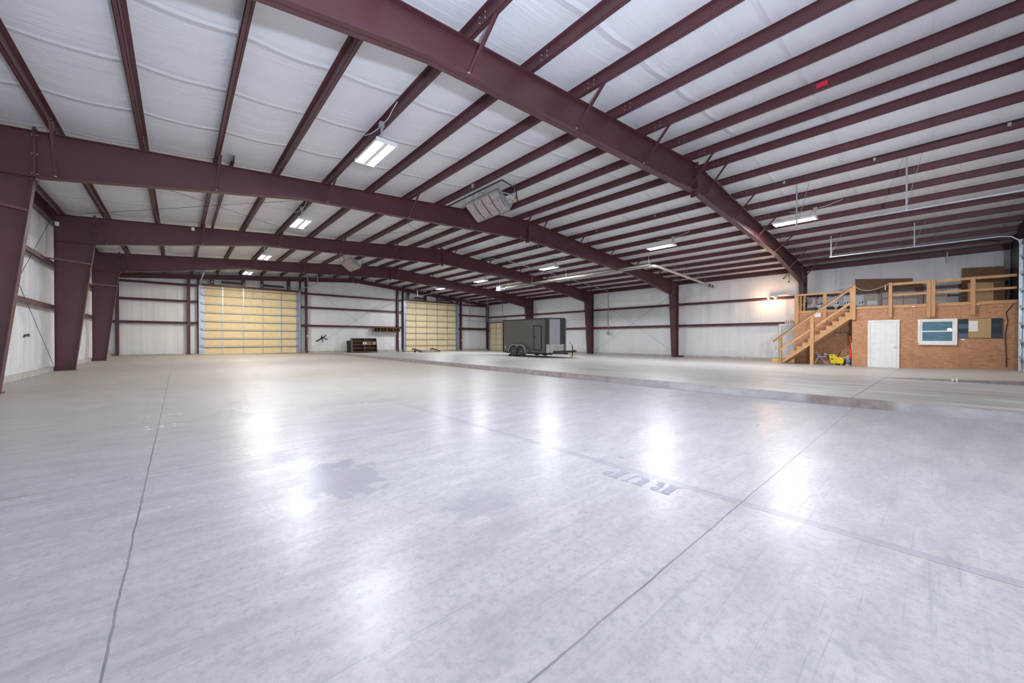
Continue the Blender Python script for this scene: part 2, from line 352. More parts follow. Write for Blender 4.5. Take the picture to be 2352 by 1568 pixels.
# --- walls with liner bulging between girts
GZ = (2.24, 3.73)
def wall_sheet(u0, u1, f, tops, zbase, nu, bulge, gz):
    rows = []
    zs = []
    lv = [0]+list(gz)+[9]
    for i in range(nu+1):
        u = u0 + (u1-u0)*i/nu; top = tops(u); zb = zbase(u); r = []
        ks = [zb] + [g for g in gz if g < top-.1] + [top]
        for a, b in zip(ks, ks[1:]):
            for j in range(6):
                t = j/6; w = math.sin(math.pi*t)*(bulge*(.75+.5*math.sin(u*5.1+a*3)))
                r.append(f(u, a+(b-a)*t, w))
        r.append(f(u, top, 0)); rows.append(r)
    n = min(len(r) for r in rows); return [r[:n] for r in rows]
mb = MB(); mb.sheet(wall_sheet(YN-.4, WE, lambda u, z, w: (WL+.1*w/.1*.5, u, z), lambda u: ztop(WL)+.2, lambda u: -.05, 240, .10, GZ)); struct('wall_left', mb, M['wallx'])
mb = MB(); mb.sheet(wall_sheet(YN-.1, WE, lambda u, z, w: (WR-.5*w, u, z), lambda u: ztop(WR)+.2, lambda u: -.30, 240, .10, (2.10, 3.66))); struct('wall_right', mb, M['wallx'])
mb = MB(); mb.sheet(wall_sheet(WL, WR, lambda u, z, w: (u, WE-.5*w, z), lambda u: ztop(u)+.21 if u < 100 else 0, lambda u: -.3, 200, .08, (2.26, 3.80, 4.985))); struct('wall_end', mb, M['wallz'])
mb = MB(); mb.box(WL, 22.4, YN-.35, YN-.25, -.3, 7.0); struct('wall_near', mb, M['wallz'])
mb = MB(); mb.box(22.4, WR, YN-.25, YN-.05, -.3, 6.4); struct('wall_near.001', mb, M['black'])  # black colour stands in for the unlit corner of the near wall
# --- concrete curbs under the liner
mb = MB(); mb.box(WL-.05, XL-.02, YN, YE+.1, -.05, .13); struct('baseboard_left', mb, M['curb'])
mb = MB(); mb.box(XR+.02, WR+.05, YN, YE+.1, -.35, -.045); struct('baseboard_right', mb, M['curb'])
mb = MB()
for a, b in ((WL, 1.1), (7.75, 16.9), (23.45, WR)): mb.box(a, b, YE+.02, WE+.05, -.3, .055 if b < 20 else -.02)
struct('baseboard_end', mb, M['curb'])
# ------------------------------------------------------------------ steel
BOT = [(-2.25,4.53),(2.85,5.33),(XM,5.775),(21.55,5.17),(26.63,4.36)]
def ribbon(mb, pts, y, w, t, up):    # flange following a polyline in XZ
    for (x0,z0),(x1,z1) in zip(pts, pts[1:]):
        d = Vector((x1-x0, 0, z1-z0)).normalized(); n = Vector((-d.z, 0, d.x))*t*up
        p, q = Vector((x0,y,z0)), Vector((x1,y,z1)); h = Vector((0,w/2,0))
        mb.hexa([p-h, q-h, q+h, p+h, p-h+n, q-h+n, q+h+n, p+h+n])
def plate(mb, poly, y, t): mb.prism([(x, y-t/2, z) for x, z in poly], (0, t, 0))
def brace(mb, p, q): mb.bar(p, q, .055, .008); mb.bar(Vector(p)+Vector((.027,0,0)), Vector(q)+Vector((.027,0,0)), .008, .055)
def zbot(x):
    for (x0,z0),(x1,z1) in zip(BOT, BOT[1:]):
        if x0 <= x <= x1: return z0+(z1-z0)*(x-x0)/(x1-x0)
    return 4.4
FLABEL = ['nearest dark red steel portal frame crossing overhead in front of the wooden loft', 'second dark red steel portal frame from the camera, behind the big tilted heater', 'third dark red steel portal frame from the camera, its right column behind the trailer nose', 'farthest free-standing dark red portal frame, its right column rising behind the trailer']
for k, y in enumerate(FR):
    t = thing('steel_frame', ((XL+XR)/2, y, 0), FLABEL[k], 'steel frame', 'steel portal frames of the hall')
    for side in (0, 1):
        mb = MB()
        if side == 0: out = [(XL,0),(XL,5.43)]; inn = [(-2.735,0),(-2.25,4.53)]; top = [(XL,5.43),(-2.25,ztop(-2.25))]; zb = 0
        else: zb = zslab(27.4, y)-.01; out = [(XR,zb),(XR,5.255)]; inn = [(27.03,zb),(26.63,4.36)]; top = [(26.63,ztop(26.63)),(XR,5.255)]
        poly = [out[0], out[1]] + ([top[1]] if side == 0 else [top[0]]) + [inn[1], inn[0]]
        plate(mb, poly, y, .012)
        ribbon(mb, out, y, .2, .014, 1 if side else -1); ribbon(mb, inn, y, .2, .014, -1 if side else 1); ribbon(mb, top, y, .2, .014, -1)
        mb.bar((out[1][0], y, inn[1][1]+(-.02)), (inn[1][0], y, inn[1][1]), .19, .012)
        c = mb.build('column', M['steel'], t)
        x0, x1 = sorted((out[0][0], inn[0][0]))
        MB().box(x0-.02, x1+.04, y-.13, y+.13, zb, zb+.018).build('base_plate', M['steel'], c)
    for side in (0, 1):
        mb = MB()
        b = [p for p in BOT if (p[0] <= XM if side == 0 else p[0] >= XM)]
        tp = [(-2.25,ztop(-2.25)),(XM,ZM)] if side == 0 else [(XM,ZM),(26.63,ztop(26.63))]
        plate(mb, tp + b[::-1], y, .012); ribbon(mb, tp, y, .2, .016, -1); ribbon(mb, b, y, .2, .016, 1)
        xx = b[1][0]; mb.box(xx-.003, xx+.003, y-.0075, y+.0075, zbot(xx), ztop(xx))
        r = mb.build('rafter', M['steel'], t)
        for px in ([-2.25] if side == 0 else [XM, 26.63]):
            mb = MB(); zl = zbot(px)-(.07); zu = ztop(px)+.07
            if px == -2.25:
                mb.box(px-.022, px+.022, y-.1, y+.1, zl, zu)
            elif px == XM: mb.box(px-.022, px+.022, y-.11, y+.11, zl-.06, zu)
            else: mb.box(px-.02, px+.02, y-.1, y+.1, zl, zu-.09)
            mb.mat(1)
            for zz in (zl+.03, zl+.14, (zl+zu)/2, zu-.16, zu-.03):
                for sx in (-1, 1): mb.tube((px+sx*.022, y-.07, zz), (px+sx*.045, y-.07, zz), .014, 6)
            mb.build('splice_plate', [M['steel'], M['grey']], r)
    for i in list(range(0, 11, 2)) + list(range(11, 22, 2)):
        px = PX[i]
        mb = MB(); brace(mb, (px+.03, y-.74, ztop(px)+.01), (px, y-.06, zbot(px)+.03)); mb.mat(1)
        mb.tube((px-.03, y-.085, zbot(px)+.045), (px+.03, y-.085, zbot(px)+.045), .014, 6)
        mb.build('flange_brace', [M['steel'], M['grey']], t)
    if k != 1 or True:
        mb = MB(); mb.bar((XL-.02, y-1.2, 3.74), (-2.36, y-.1, 3.80), .07, .05); mb.build('flange_brace', M['steel'], t)
        mb = MB(); mb.bar((XR+.02, y-.75, 3.62), (26.70, y-.09, 3.66), .05, .04); mb.build('flange_brace', M['steel'], t)
# purlins
for i, px in enumerate(PX):
    mb = MB(); z = ztop(px); s = -1 if px < 1.5 else 1; y0, y1 = YN-.2, YE+.15
    mb.box(px-.006, px+.006, y0, y1, z, z+.2); mb.box(px, px+s*.068, y0, y1, z, z+.008); mb.box(px+s*.06, px+s*.068, y0, y1, z, z+.022); mb.box(px, px-s*.068, y0, y1, z+.192, z+.2)
    mb.mat(1); f = -s if s > 0 else 1
    for fy in FR:
        for dy in (-.52, -.38, .38, .52):
            for dz in (.055, .145): mb.tube((px, fy+dy, z+dz), (px+f*.016, fy+dy, z+dz), .012, 6)
    o = mb.build('roof_purlin', [M['steel'], M['grey']])
    if i == 10: lb = 'dark red roof purlin just left of the ridge line, running full length'
    elif i == 11: lb = 'dark red roof purlin just right of the ridge line, running full length'
    elif i < 10: lb = 'dark red roof purlin under the left roof slope, %s up from the left wall' % ORD[i]
    else: lb = 'dark red roof purlin under the right roof slope, %s up from the right wall' % ORD[21-i]
    tag(o, lb, 'roof beam', 'roof purlins')
for x, lb in ((WL+.1, 'dark red eave strut along the top of the left wall'), (WR-.12, 'dark red eave strut along the top of the right wall')):
    mb = MB(); z = ztop(max(XL, min(XR, x))); s = 1 if x < 0 else -1
    zd = .24 if x < 0 else .11; mb.box(x-.02*s, x, YN, YE, z-zd, z+.16); mb.box(x, x+s*.12, YN, YE, z-zd, z-zd+.01); mb.box(x+s*.11, x+s*.12, YN, YE, z-zd, z-zd+.05); mb.box(x, x+s*.12, YN, YE, z+.15, z+.16)
    tag(mb.build('eave_strut', M['steel']), lb, 'roof beam', 'eave struts')
# girts on the side walls
def girt(p0, p1, inward, label):   # Z girt, web horizontal, from p0 to p1 on the wall face, inward = vector into the hall
    p0, p1, n = Vector(p0), Vector(p1), Vector(inward); mb = MB(); L = .2
    def q(a, b, z0, z1):
        A = [p0+n*a, p1+n*a, p1+n*b, p0+n*b]
        mb.hexa([v+Vector((0,0,z0)) for v in A]+[v+Vector((0,0,z1)) for v in A])
    q(0, L, 0, .01); q(L-.008, L, -.10, .01) ; q(L-.024, L, -.108, -.10); q(0, .008, 0, .07); q(L-.03, L, .0, .012)
    return tag(mb.build('wall_girt', M['steel']), label, 'wall rail', 'wall girts')
for z, w in ((GZ[0], 'lower'), (GZ[1], 'upper')):
    girt((XL-.2, YN, z+.02), (XL-.2, YE, z+.02), (1,0,0), 'dark red horizontal girt along the left wall, the %s of two' % w)
for z, w in ((2.125, 'lower'), (3.70, 'upper')):
    girt((XR+.2, YN, z), (XR+.2, YE, z), (-1,0,0), 'dark red horizontal girt along the right wall, the %s of two' % w)
segs = ((XL, 1.08, 'left of the left door'), (7.75, 16.9, 'between the two big doors'), (23.4, XR, 'right of the right door'))
for a, b, w in segs:
    for z, l in ((2.26, 'lowest'), (3.81, 'middle'), (4.98, 'highest')):
        girt((a, YE+.2, z), (b, YE+.2, z), (0,-1,0), '%s of three dark red girts on the far wall %s' % (l, w))
girt((24.0, YE+.05, 2.34), (XR-.2, YE+.05, 2.34), (0,-1,0), 'dark red thick channel leaning on the lowest girt in the far right corner')['group'] = 'spare steel'
# end frame: shallow rafter on wind columns
t = thing('steel_frame', (XM, YE, 0), 'dark red end frame against the far wall, shallow rafter on slim columns', 'steel frame')
for side in (0, 1):
    mb = MB(); tp = [(XL,ztop(XL)),(XM,ZM)] if side == 0 else [(XM,ZM),(XR,ztop(XR))]; b = [(x, z-.36+(.03 if x > 20 or x < 0 else 0)) for x, z in tp]
    plate(mb, tp+b[::-1], YE, .012); ribbon(mb, tp, YE, .16, .014, -1); ribbon(mb, b, YE, .16, .014, 1); mb.build('rafter', M['steel'], t)
MB().box(XM-.02, XM+.02, YE-.1, YE+.1, 6.2, 6.68).build('splice_plate', M['steel'], t)
for x in (-2.98, .57, 8.14, 16.33, 23.82, 27.62):
    mb = MB(); z0 = zslab(x, YE)-.02 if x > 8.4 else -.08; zt = ztop(x)-.3
    mb.box(x-.008, x+.008, YE-.1, YE+.1, z0, zt); mb.box(x-.085, x+.085, YE-.11, YE-.1, z0, zt); mb.box(x-.085, x+.085, YE+.1, YE+.11, z0, zt)
    mb.build('column', M['steel'], t)
# ------------------------------------------------------------------ overhead doors
def odoor(name, x0, x1, y, z0, z1, tlen, nx=5, rows=8, header=True, sgn=-1, posts=None, mirror=None):
    """sectional door in a wall of constant y; sgn = direction into the hall"""
    d = bpy.data.objects.new(name, None); col.objects.link(d); d.location = ((x0+x1)/2, y, z0); ORG[d.name] = Vector(d.location); d['kind'] = 'structure'
    h = (z1-z0)/rows; i_ = sgn
    for r in range(rows):
        mb = MB(); mb.box(x0, x1, y, y-.05*i_, z0+r*h+.004, z0+(r+1)*h-.004); mb.build('panel', M['foam'], d)
    for r in range(rows):
        if r:
            mb = MB(); zz = z0+r*h; mb.box(x0, x1, y+.012*i_, y, zz-.008, zz+.008); mb.build('seam_strip', M['galvd'], d)
        mb = MB(); zz = z0+(r+1)*h-.11 if r < rows-1 else z0+(r+1)*h-.19
        mb.box(x0, x1, y+.06*i_, y, zz-.008, zz+.008); mb.box(x0, x1, y+.06*i_, y+.052*i_, zz-.022, zz+.022); mb.build('strut', M['galvd'], d)
    for c in range(nx+1):
        mb = MB(); x = x0+(x1-x0)*c/nx; w = .03
        if c in (0, nx): x += (.09 if c == 0 else -.09); w = .10
        mb.box(x-w, x+w, y+.02*i_, y, z0+.01, z1-.01)
        mb.build('stile', M['galv'], d)
    for x, s in ((x0-.04, -1), (x1+.04, 1)):
        pts = [(x, y+.06*i_, z0)] + [(x, y+.06*i_, z0+k*(z1-z0)/6) for k in range(1, 6)] + [(x, y+.06*i_, z1-.25), (x, y+.12*i_, z1-.03), (x, y+.27*i_, z1+.12), (x, y+.5*i_, z1+.17), (x, y+tlen*i_, z1+.19)]
        mb = MB()
        for p, q in zip(pts, pts[1:]): mb.bar(p, q, .03, .075, up=(1,0,0))
        mb.box(x+.03*s, x+.09*s, y+.1*i_, y, z0, z1)
        tr = mb.build('track', M['track'], d)
        mb = MB()
        for r in range(1, rows):
            zz = z0+r*h; mb.box(x-.02, x-s*.16, y+.09*i_, y, zz-.05, zz+.03)
        mb.build('hinge', M['galvd'], d)
        for yy, sl in ((y+tlen*i_+.05*-i_, .35), (y+tlen*.5*i_, .3)):
            zt = ztop(max(XL, min(XR, x)))-.02
            mb = MB(); mb.bar((x, yy, z1+.19), (x, yy, zt), .04, .006); mb.bar((x+.018, yy, z1+.19), (x+.018, yy, zt), .006, .04); mb.bar((x, yy, z1+.3), (x, yy-i_*sl, zt), .04, .008); mb.build('hanger', M['galvd'], tr)
    if header:
        mb = MB(); mb.box(x0-.2, x1+.25, y-.05*i_-.0, y+.14*i_, z1-.02, z1+.13); mb.build('header', M['steel'], d)
        for x in (x0-.13, x1+.13):
            mb = MB(); mb.box(x-.05, x+.05, y-.2*i_, y-.02*i_, z0, ztop(x)-.33); mb.box(x-.03, x+.03, y-.02*i_, y+.05*i_, z0, ztop(x)-.33); mb.build('jamb', M['dark'], d)
        for xa, xb in posts:
            mb = MB(); mb.box(xa, xb, y-.05*i_, y+.06*i_, z1+.12, ztop((xa+xb)/2)-.30); mb.mat(1)
            xm = (xa+xb)/2; mb.box(xm-.03, xm+.03, y+.06*i_, y+.16*i_, z1+.22, z1+.40); mb.build('post', [M['steel'], M['galvd']], d)
        ps = [(a+b)/2 for a, b in posts]; zs = z1+.32; ys = y+.22*i_
        mb = MB(); mb.tube((x0-.1, ys, zs), (x1+.1, ys, zs), .016, 8); sh = mb.build('spring_shaft', M['galvd'], d)
        for a, b in ((ps[1]-1.35, ps[1]-.03), (ps[2]+.03, ps[2]+1.45)):
            mb = MB(); mb.lathe((a, ys, zs), [(.075 if i % 2 else .085, i*(b-a)/40) for i in range(41)], 12, (1,0,0)); mb.build('spring', M['black'], d)
        mb = MB(); mb.lathe(((ps[1]+ps[2])/2, ys, zs), [(.05,-.03),(.05,.03)], 10, (1,0,0)); mb.box((ps[1]+ps[2])/2-.012, (ps[1]+ps[2])/2+.012, y+.09*i_, y+.08*i_, z1-.72, z1-.05); mb.build('pull_cord', M['galvd'], d)
    return d
odoor('door_1', 1.24, 7.56, YE-.08, -.04, 5.0, 5.6, posts=[(1.75,2.0),(3.66,3.88),(4.87,5.08),(6.7,6.94)])
odoor('door_2', 17.02, 23.27, YE-.08, -.12, 4.98, 5.6, posts=[(17.3,17.55),(19.2,19.5),(20.63,20.88),(22.42,22.68)])
odoor('door_4', 15.6, 21.85, YN+.15, -.06, 4.62, 5.2, sgn=1, header=False)
# the small door in the right wall behind the trailer (constant x)
d = bpy.data.objects.new('door_3', None); col.objects.link(d); d.location = (XR, 33.5, -.17); ORG[d.name] = Vector(d.location); d['kind'] = 'structure'
for r in range(5):
    z0 = -.17+r*.632; MB().box(XR-.02, XR+.05, 32.0, 35.08, z0+.004, z0+.628).build('panel', M['foam'], d)
    MB().box(XR-.035, XR-.02, 32.0, 35.08, z0+.615, z0+.65).build('strut', M['galvd'], d)
for y in (32.05, 32.9, 33.95, 35.03): MB().box(XR-.045, XR-.02, y-.035, y+.035, -.16, 2.98).build('stile', M['galv'], d)
for y in (31.95, 35.13):
    mb = MB(); mb.bar((XR-.08, y, -.17), (XR-.08, y, 2.9), .04, .07, (1,0,0)); mb.bar((XR-.08, y, 2.9), (XR-.3, y, 3.17), .04, .07); mb.bar((XR-.3, y, 3.17), (XR-3.7, y, 3.17), .04, .06)
    tr = mb.build('track', M['track'], d)
    for x in (XR-.75, XR-2.9): MB().bar((x, y, 3.17), (x, y, ztop(x)), .035, .035).build('hanger', M['galvd'], tr)
MB().box(XR-.06, XR+.1, 31.8, 35.3, 3.0, 3.1).build('header', M['steel'], d)
MB().tube((XR-.15, 31.9, 3.32), (XR-.15, 35.2, 3.32), .025).build('spring_shaft', M['galvd'], d)
# ------------------------------------------------------------------ bracing cables
def cable(name, p, q, label, r=.006, m='dark'):
    mb = MB(); mb.tube(p, q, r, 5); return tag(mb.build(name, M[m]), label, 'cable', 'bracing cables')
cable('bracing_cable', (-3.23,20.25,5.33), (-3.23,12.8,.2), 'thin bracing cable on the left wall, falling toward the camera')
cable('bracing_cable', (-3.23,12.8,5.0), (-3.23,20.28,.2), 'thin bracing cable on the left wall, ending at the second column foot')
cable('bracing_cable', (27.72,20.2,4.86), (27.72,12.85,.1), 'thin bracing cable on the right wall, high end by the column behind the trailer')
cable('bracing_cable', (27.72,12.85,4.6), (27.72,20.2,.05), 'thin bracing cable on the right wall, low end by the column behind the trailer')
cable('bracing_cable', (8.1,35.38,5.8), (16.2,35.38,-.05), 'thin bracing cable on the far wall, falling left to right')
cable('bracing_cable', (8.15,35.38,.0), (16.2,35.38,5.6), 'thin bracing cable on the far wall, rising left to right')
cable('bracing_cable', (-3.1,20.2,5.38), (5.0,12.8,6.02), 'thin bracing cable under the left roof slope, from the second column top toward the light')
cable('bracing_cable', (-2.9,12.85,5.40), (5.0,20.2,6.02), 'thin bracing cable under the left roof slope, crossing toward the third frame')
cable('bracing_cable', (5.0,20.2,6.0), (12.2,12.8,6.58), 'thin bracing cable under the left roof slope, from third frame up to the ridge')
cable('bracing_cable', (5.0,12.8,6.0), (12.2,20.2,6.58), 'thin bracing cable near the ridge, running from the heater to the third frame')
cable('bracing_cable', (12.4,20.2,6.58), (20.0,12.8,5.92), 'thin bracing cable under the right roof slope, ridge to second frame')
cable('bracing_cable', (12.4,12.8,6.58), (20.0,20.2,5.92), 'thin bracing cable under the right roof slope, ridge to third frame')
# extra purlin piece, eave purlin and white tags
mb = MB(); px = 1.12; z = ztop(px); mb.box(px-.006, px+.006, 12.25, 20.7, z, z+.2); mb.box(px-.068, px, 12.25, 20.7, z, z+.008); mb.box(px-.068, px-.06, 12.25, 20.7, z, z+.022)
tag(mb.build('roof_purlin', M['steel']), 'short extra roof purlin beside another, spanning only from the second to the third frame', 'roof beam', 'extra purlins')
mb = MB(); px = -3.02; z = ztop(px); mb.box(px-.006, px+.006, YN, YE, z-.02, z+.2); mb.box(px, px+.08, YN, YE, z-.02, z-.01); mb.box(px+.07, px+.08, YN, YE, z-.02, z+.01)
tag(mb.build('roof_purlin', M['steel']), 'dark red purlin tight beside the eave strut of the left wall', 'roof beam', 'extra purlins')
for x, y, z, lb in ((-3.12, 20.19, 5.10, 'small white paper tag at the cable end on the second column top'), (.47, 20.19, 5.62, 'small white paper tag hanging at the third frame under the left slope')):
    tag(MB().box(x-.05, x+.05, y-.004, y, z-.08, z+.06).build('paper_tag', M['whitep']), lb, 'tag', 'white tags on the steel')
# ------------------------------------------------------------------ high-bay lights
def make_light(x, y, z, zb, label, warm=False, cord=True):
    t = thing('ceiling_light', (x, y, z), label, 'ceiling light', 'hanging tube lights')
    mb = MB(); w, l = .225, .66
    mb.box(x-w, x+w, y-l, y+l, z+.05, z+.075); mb.box(x-.045, x+.045, y-l, y+l, z-.005, z+.05)
    for s in (-1, 1): mb.hexa([(x+s*w, y-l, z+.01), (x+s*w, y+l, z+.01), (x+s*(w+.012), y+l, z+.01), (x+s*(w+.012), y-l, z+.01), (x+s*(w-.04), y-l, z+.06), (x+s*(w-.04), y+l, z+.06), (x+s*(w-.028), y+l, z+.06), (x+s*(w-.028), y-l, z+.06)])
    mb.build('housing', M['enamel'], t)
    for s in (-1, 1): mb = MB(); mb.box(x-w-.02, x+w+.02, y+s*l, y+s*(l+.03), z-.012, z+.08); mb.build('end_cap', M['enamel'], t)
    for dx in (-.175, -.085, .085, .175):
        MB().tube((x+dx, y-l+.02, z+.012), (x+dx, y+l-.02, z+.012), .017, 8).build('tube', M['tubew' if warm else 'tube'], t)
    for dy in (-.5, .5): MB().tube((x, y+dy, z+.07), (x-.05, y+dy, zb), .004, 4).build('hanger_wire', M['galvd'], t)
    mb = MB(); mb.box(x-.16, x-.07, y-.72, y-.60, zb-.10, zb+.02); mb.box(x-.13, x-.09, y-.68, y-.64, z+.07, zb-.1); jb = mb.build('junction_box', M['grey'], t)
    mb = MB(); mb.path([(x-.1, y-.72, zb-.02), (x-.08, y-.95, zb+.0), (x-.1, y-1.2, zb+.06), (x-.1, y-1.45, zb+.12)], .008, 6); mb.path([(x-.12, y-.60, zb-.06), (x-.16, y-.2, zb-.05), (x-.19, y+.15, zb+.02)], .008, 6); mb.build('cord', M['whitep'], t)
    return t
L1 = [(8.97, 'large lit four-tube light under the left roof slope, nearest the camera', 0), (16.3, 'bright white tube light under the left slope, between second and third frames', 0), (24.35, 'bright bluish tube light under the left slope, beyond the third frame', 0), (31.0, 'small warm-glowing tube light above the left far door', 1)]
lights = []
zl = 5.56
base_l = make_light(3.56, L1[0][0], zl, ztop(3.52)+.02, L1[0][1])
for y, lb, w in L1[1:3]: retag(dup(base_l), lb, (3.56, y, zl))
make_light(3.56, 31.0, zl, ztop(3.52)+.02, L1[3][1], True)
zr = 5.76
R1 = [(3.7, 'lit tube light under the right roof slope behind the galvanised door track'), (9.2, 'lit tube light under the right slope, between first and second frames'), (16.9, 'lit tube light above the long tube heater'), (24.35, 'lit tube light above the box end of the long tube heater'), (30.4, 'faint small lit tube light, farthest under the right roof slope')]
base_r = make_light(18.28, 3.7, zr, ztop(18.28)+.02, R1[0][1])
for y, lb in R1[1:]: retag(dup(base_r), lb, (18.28, y, zr))
# ------------------------------------------------------------------ radiant heaters
def make_heater(y0, y1, label, pipe=True):
    t = thing('radiant_heater', (8.2, (y0+y1)/2, 5.55), label, 'heater', 'tilted radiant heaters')
    a0, a1 = Vector((7.9, y0, 6.03)), Vector((7.9, y1, 6.03)); b0, b1 = Vector((8.55, y0+.12, 5.58)), Vector((8.55, y1+.12, 5.58)); n = Vector((.57, 0, .82))*.12
    mb = MB(); mb.hexa([a0+n*.3, a1+n*.3, b1+n*.3, b0+n*.3, a0+n*1.4, a1+n*1.4, b1+n*1.4, b0+n*1.4]); mb.build('housing', M['grey'], t)
    mb = MB()
    for i in range(4):
        f0, f1 = i/4+.012, (i+1)/4-.012
        rows = []
        for k in range(7):
            tt = k/6; off = -Vector((.57,0,.82))*.05*math.sin(math.pi*tt)
            rows.append([a0.lerp(a1, f0).lerp(b0.lerp(b1, f0), tt)+off, a0.lerp(a1, f1).lerp(b0.lerp(b1, f1), tt)+off])
        mb.sheet(rows)
    mb.build('grille', M['heater'], t)
    mb = MB()
    for p, q in ((a0,a1),(b0,b1),(a0,b0),(a1,b1)): mb.bar(p, q, .035, .05)
    mb.build('frame', M['grey'], t)
    mb = MB(); mb.bar(a0, a0+Vector((.75,-.12,-.02)), .03, .03); mb.bar(b0, a0+Vector((.75,-.12,-.02)), .03, .03); mb.build('bracket', M['galvd'], t); MB().bar(a1, a1+Vector((.75,0,.05)), .03, .03).build('bracket', M['galvd'], t)
    for p, q in ((a0+Vector((.7,-.1,0)), (8.55,y0-.15,6.40)), (a1+Vector((.1,-.45,0)), (7.85,y1-.6,6.36)), (a1, (7.75,y1-.15,6.36))): MB().tube(p, q, .01, 5).build('hanger_rod', M['galvd'], t)
    mb = MB(); mb.bar((7.98,y1-.5,6.1),(7.9,y1-.62,6.3), .07, .07); mb.box(7.6,7.68,y1-.9,y1-.78,6.33,6.47); mb.path([(7.68,y1-.84,6.36),(7.8,y1-.7,6.25),(7.85,y1-.5,6.18)], .014, 6); mb.build('conduit_box', M['grey'], t)
    return t
h1 = make_heater(9.65, 11.45, 'large tilted grey radiant heater hanging below the left slope near the second frame')
retag(dup(h1), 'small distant tilted grey radiant heater hanging in front of the farthest free-standing frame', (8.2, 24.75, 5.55))
mb = MB(); mb.path([(7.8,12.6,6.24),(7.8,9.3,6.24),(7.8,9.2,6.2)], .022, 8); mb.path([(7.8,9.25,6.23),(8.35,9.22,6.1),(8.45,9.22,5.62)], .022, 8)
t = tag(mb.build('gas_pipe', M['black']), 'black gas pipe running along a purlin above the large tilted heater', 'pipe')
mb = MB(); mb.path([(8.45,9.22,5.8),(8.3,9.35,5.76),(8.2,9.5,5.72)], .018, 6); mb.tube((8.42,9.3,5.82),(8.42,9.45,5.76), .03, 6); mb.build('brass_valve', M['brass'], t)
# long tube heater
t = thing('tube_heater', (20, 17, 5.2), 'long tubular gas heater with pale reflector hung under the right roof slope', 'heater')
mb = MB(); p = [(-.16,-.02),(-.10,.10),(.10,.10),(.16,-.02)]
for (a, b), (c, d2) in zip(p, p[1:]): mb.hexa([(20+a,10.65,5.27+b),(20+a,23.2,5.27+b),(20+c,23.2,5.27+d2),(20+c,10.65,5.27+d2),(20+a,10.65,5.275+b),(20+a,23.2,5.275+b),(20+c,23.2,5.275+d2),(20+c,10.65,5.275+d2)])
mb.build('reflector', plain('reflector_metal', (.66,.58,.46), .35, .5), t)
MB().tube((20,10.6,5.24),(20,23.4,5.24), .05, 10).build('burner_tube', M['galvd'], t)
mb = MB(); mb.box(19.82,20.18,23.75,24.25,5.13,5.45); mb.build('burner_box', M['enamel'], t)
mb = MB(); mb.lathe((20,23.2,5.26), [(.06,0),(.10,.08),(.10,.2),(.06,.3),(.06,.45),(.11,.5),(.11,.58)], 12, (0,1,0)); mb.build('coupling', M['galvd'], t)
MB().path([(20,10.65,5.26),(20.05,10.5,5.25),(20.3,10.46,5.24),(24,10.35,5.02),(27.9,10.2,4.74)], .075, 12).build('flue_pipe', plain('flue_white', (.66,.65,.63), .4, .3), t)
mb = MB(); mb.lathe((27.0,10.22,4.80), [(.10,0),(.10,.06)], 12, (1,0,-.06)); mb.lathe((27.45,10.21,4.77), [(.10,0),(.10,.06)], 12, (1,0,-.06)); mb.build('flue_collar', M['black'], t)
for y in (10.8, 13.7, 16.9, 20.2, 23.0, 24.1):
    MB().tube((20,y,5.37),(20,y,ztop(20)+.02), .012, 5).build('hanger_rod', M['whitep'], t)
for x in (22.2,22.5,23.5,24.0,25.4,25.8,26.6,26.9):
    MB().tube((x,10.4-(x-20)*.025,5.2-(x-20)*.06),(x+.02,10.4,ztop(x)+.05), .008, 4).build('hanger_wire', M['galvd'], t)
# conduits
mb = MB(); mb.path([(15.45,20.2,6.42),(15.45,19.3,6.42),(15.9,18.8,6.34),(16.2,18.72,6.28),(27.3,18.7,5.33),(27.70,18.7,5.22),(27.70,18.68,1.75)], .03, 8); mb.box(27.6,27.72,18.55,18.8,1.5,1.75)
tag(mb.build('electrical_conduit', M['galvd']), 'grey conduit crossing under the right roof slope and dropping down the right wall', 'conduit')
mb = MB(); mb.tube((15.32,-2.0,6.46),(15.32,20.3,6.46), .015, 8); mb.mat(1)
for y in (-1.2,1.2,3.4,8.0,11.0,15.0): mb.box(15.30,15.34,y-.03,y+.03,6.38,6.46)
tag(mb.build('gas_line', [M['black'], M['galvd']]), 'thin dark gas line running along a purlin on the right roof slope', 'pipe')
mb = MB()
pp = [(x, YA-.12, ztop(x)-.02-.03*math.sin(x*3)) for x in [13+i*.5 for i in range(28)]]; mb.path(pp, .009, 5)
tag(mb.build('electrical_cable', M['galvd']), 'grey cable run along the top of the nearest frame on the right slope', 'cable')
mb = MB(); mb.box(10.352,10.364,1.54,1.73,ztop(10.37)+.05,ztop(10.37)+.15)
tag(mb.build('sticker', M['sticker']), 'small red sticker on the face of a roof purlin, upper right', 'sticker')
mb = MB(); mb.box(27.70,27.78,-.4,-.36,4.80,5.2); mb.bar((27.74,-.38,4.85),(27.3,-.38,5.28), .04, .04)
tag(mb.build('pale_strap', M['whitep']), 'pale strap hanging from the eave strut above the loft', 'strap')
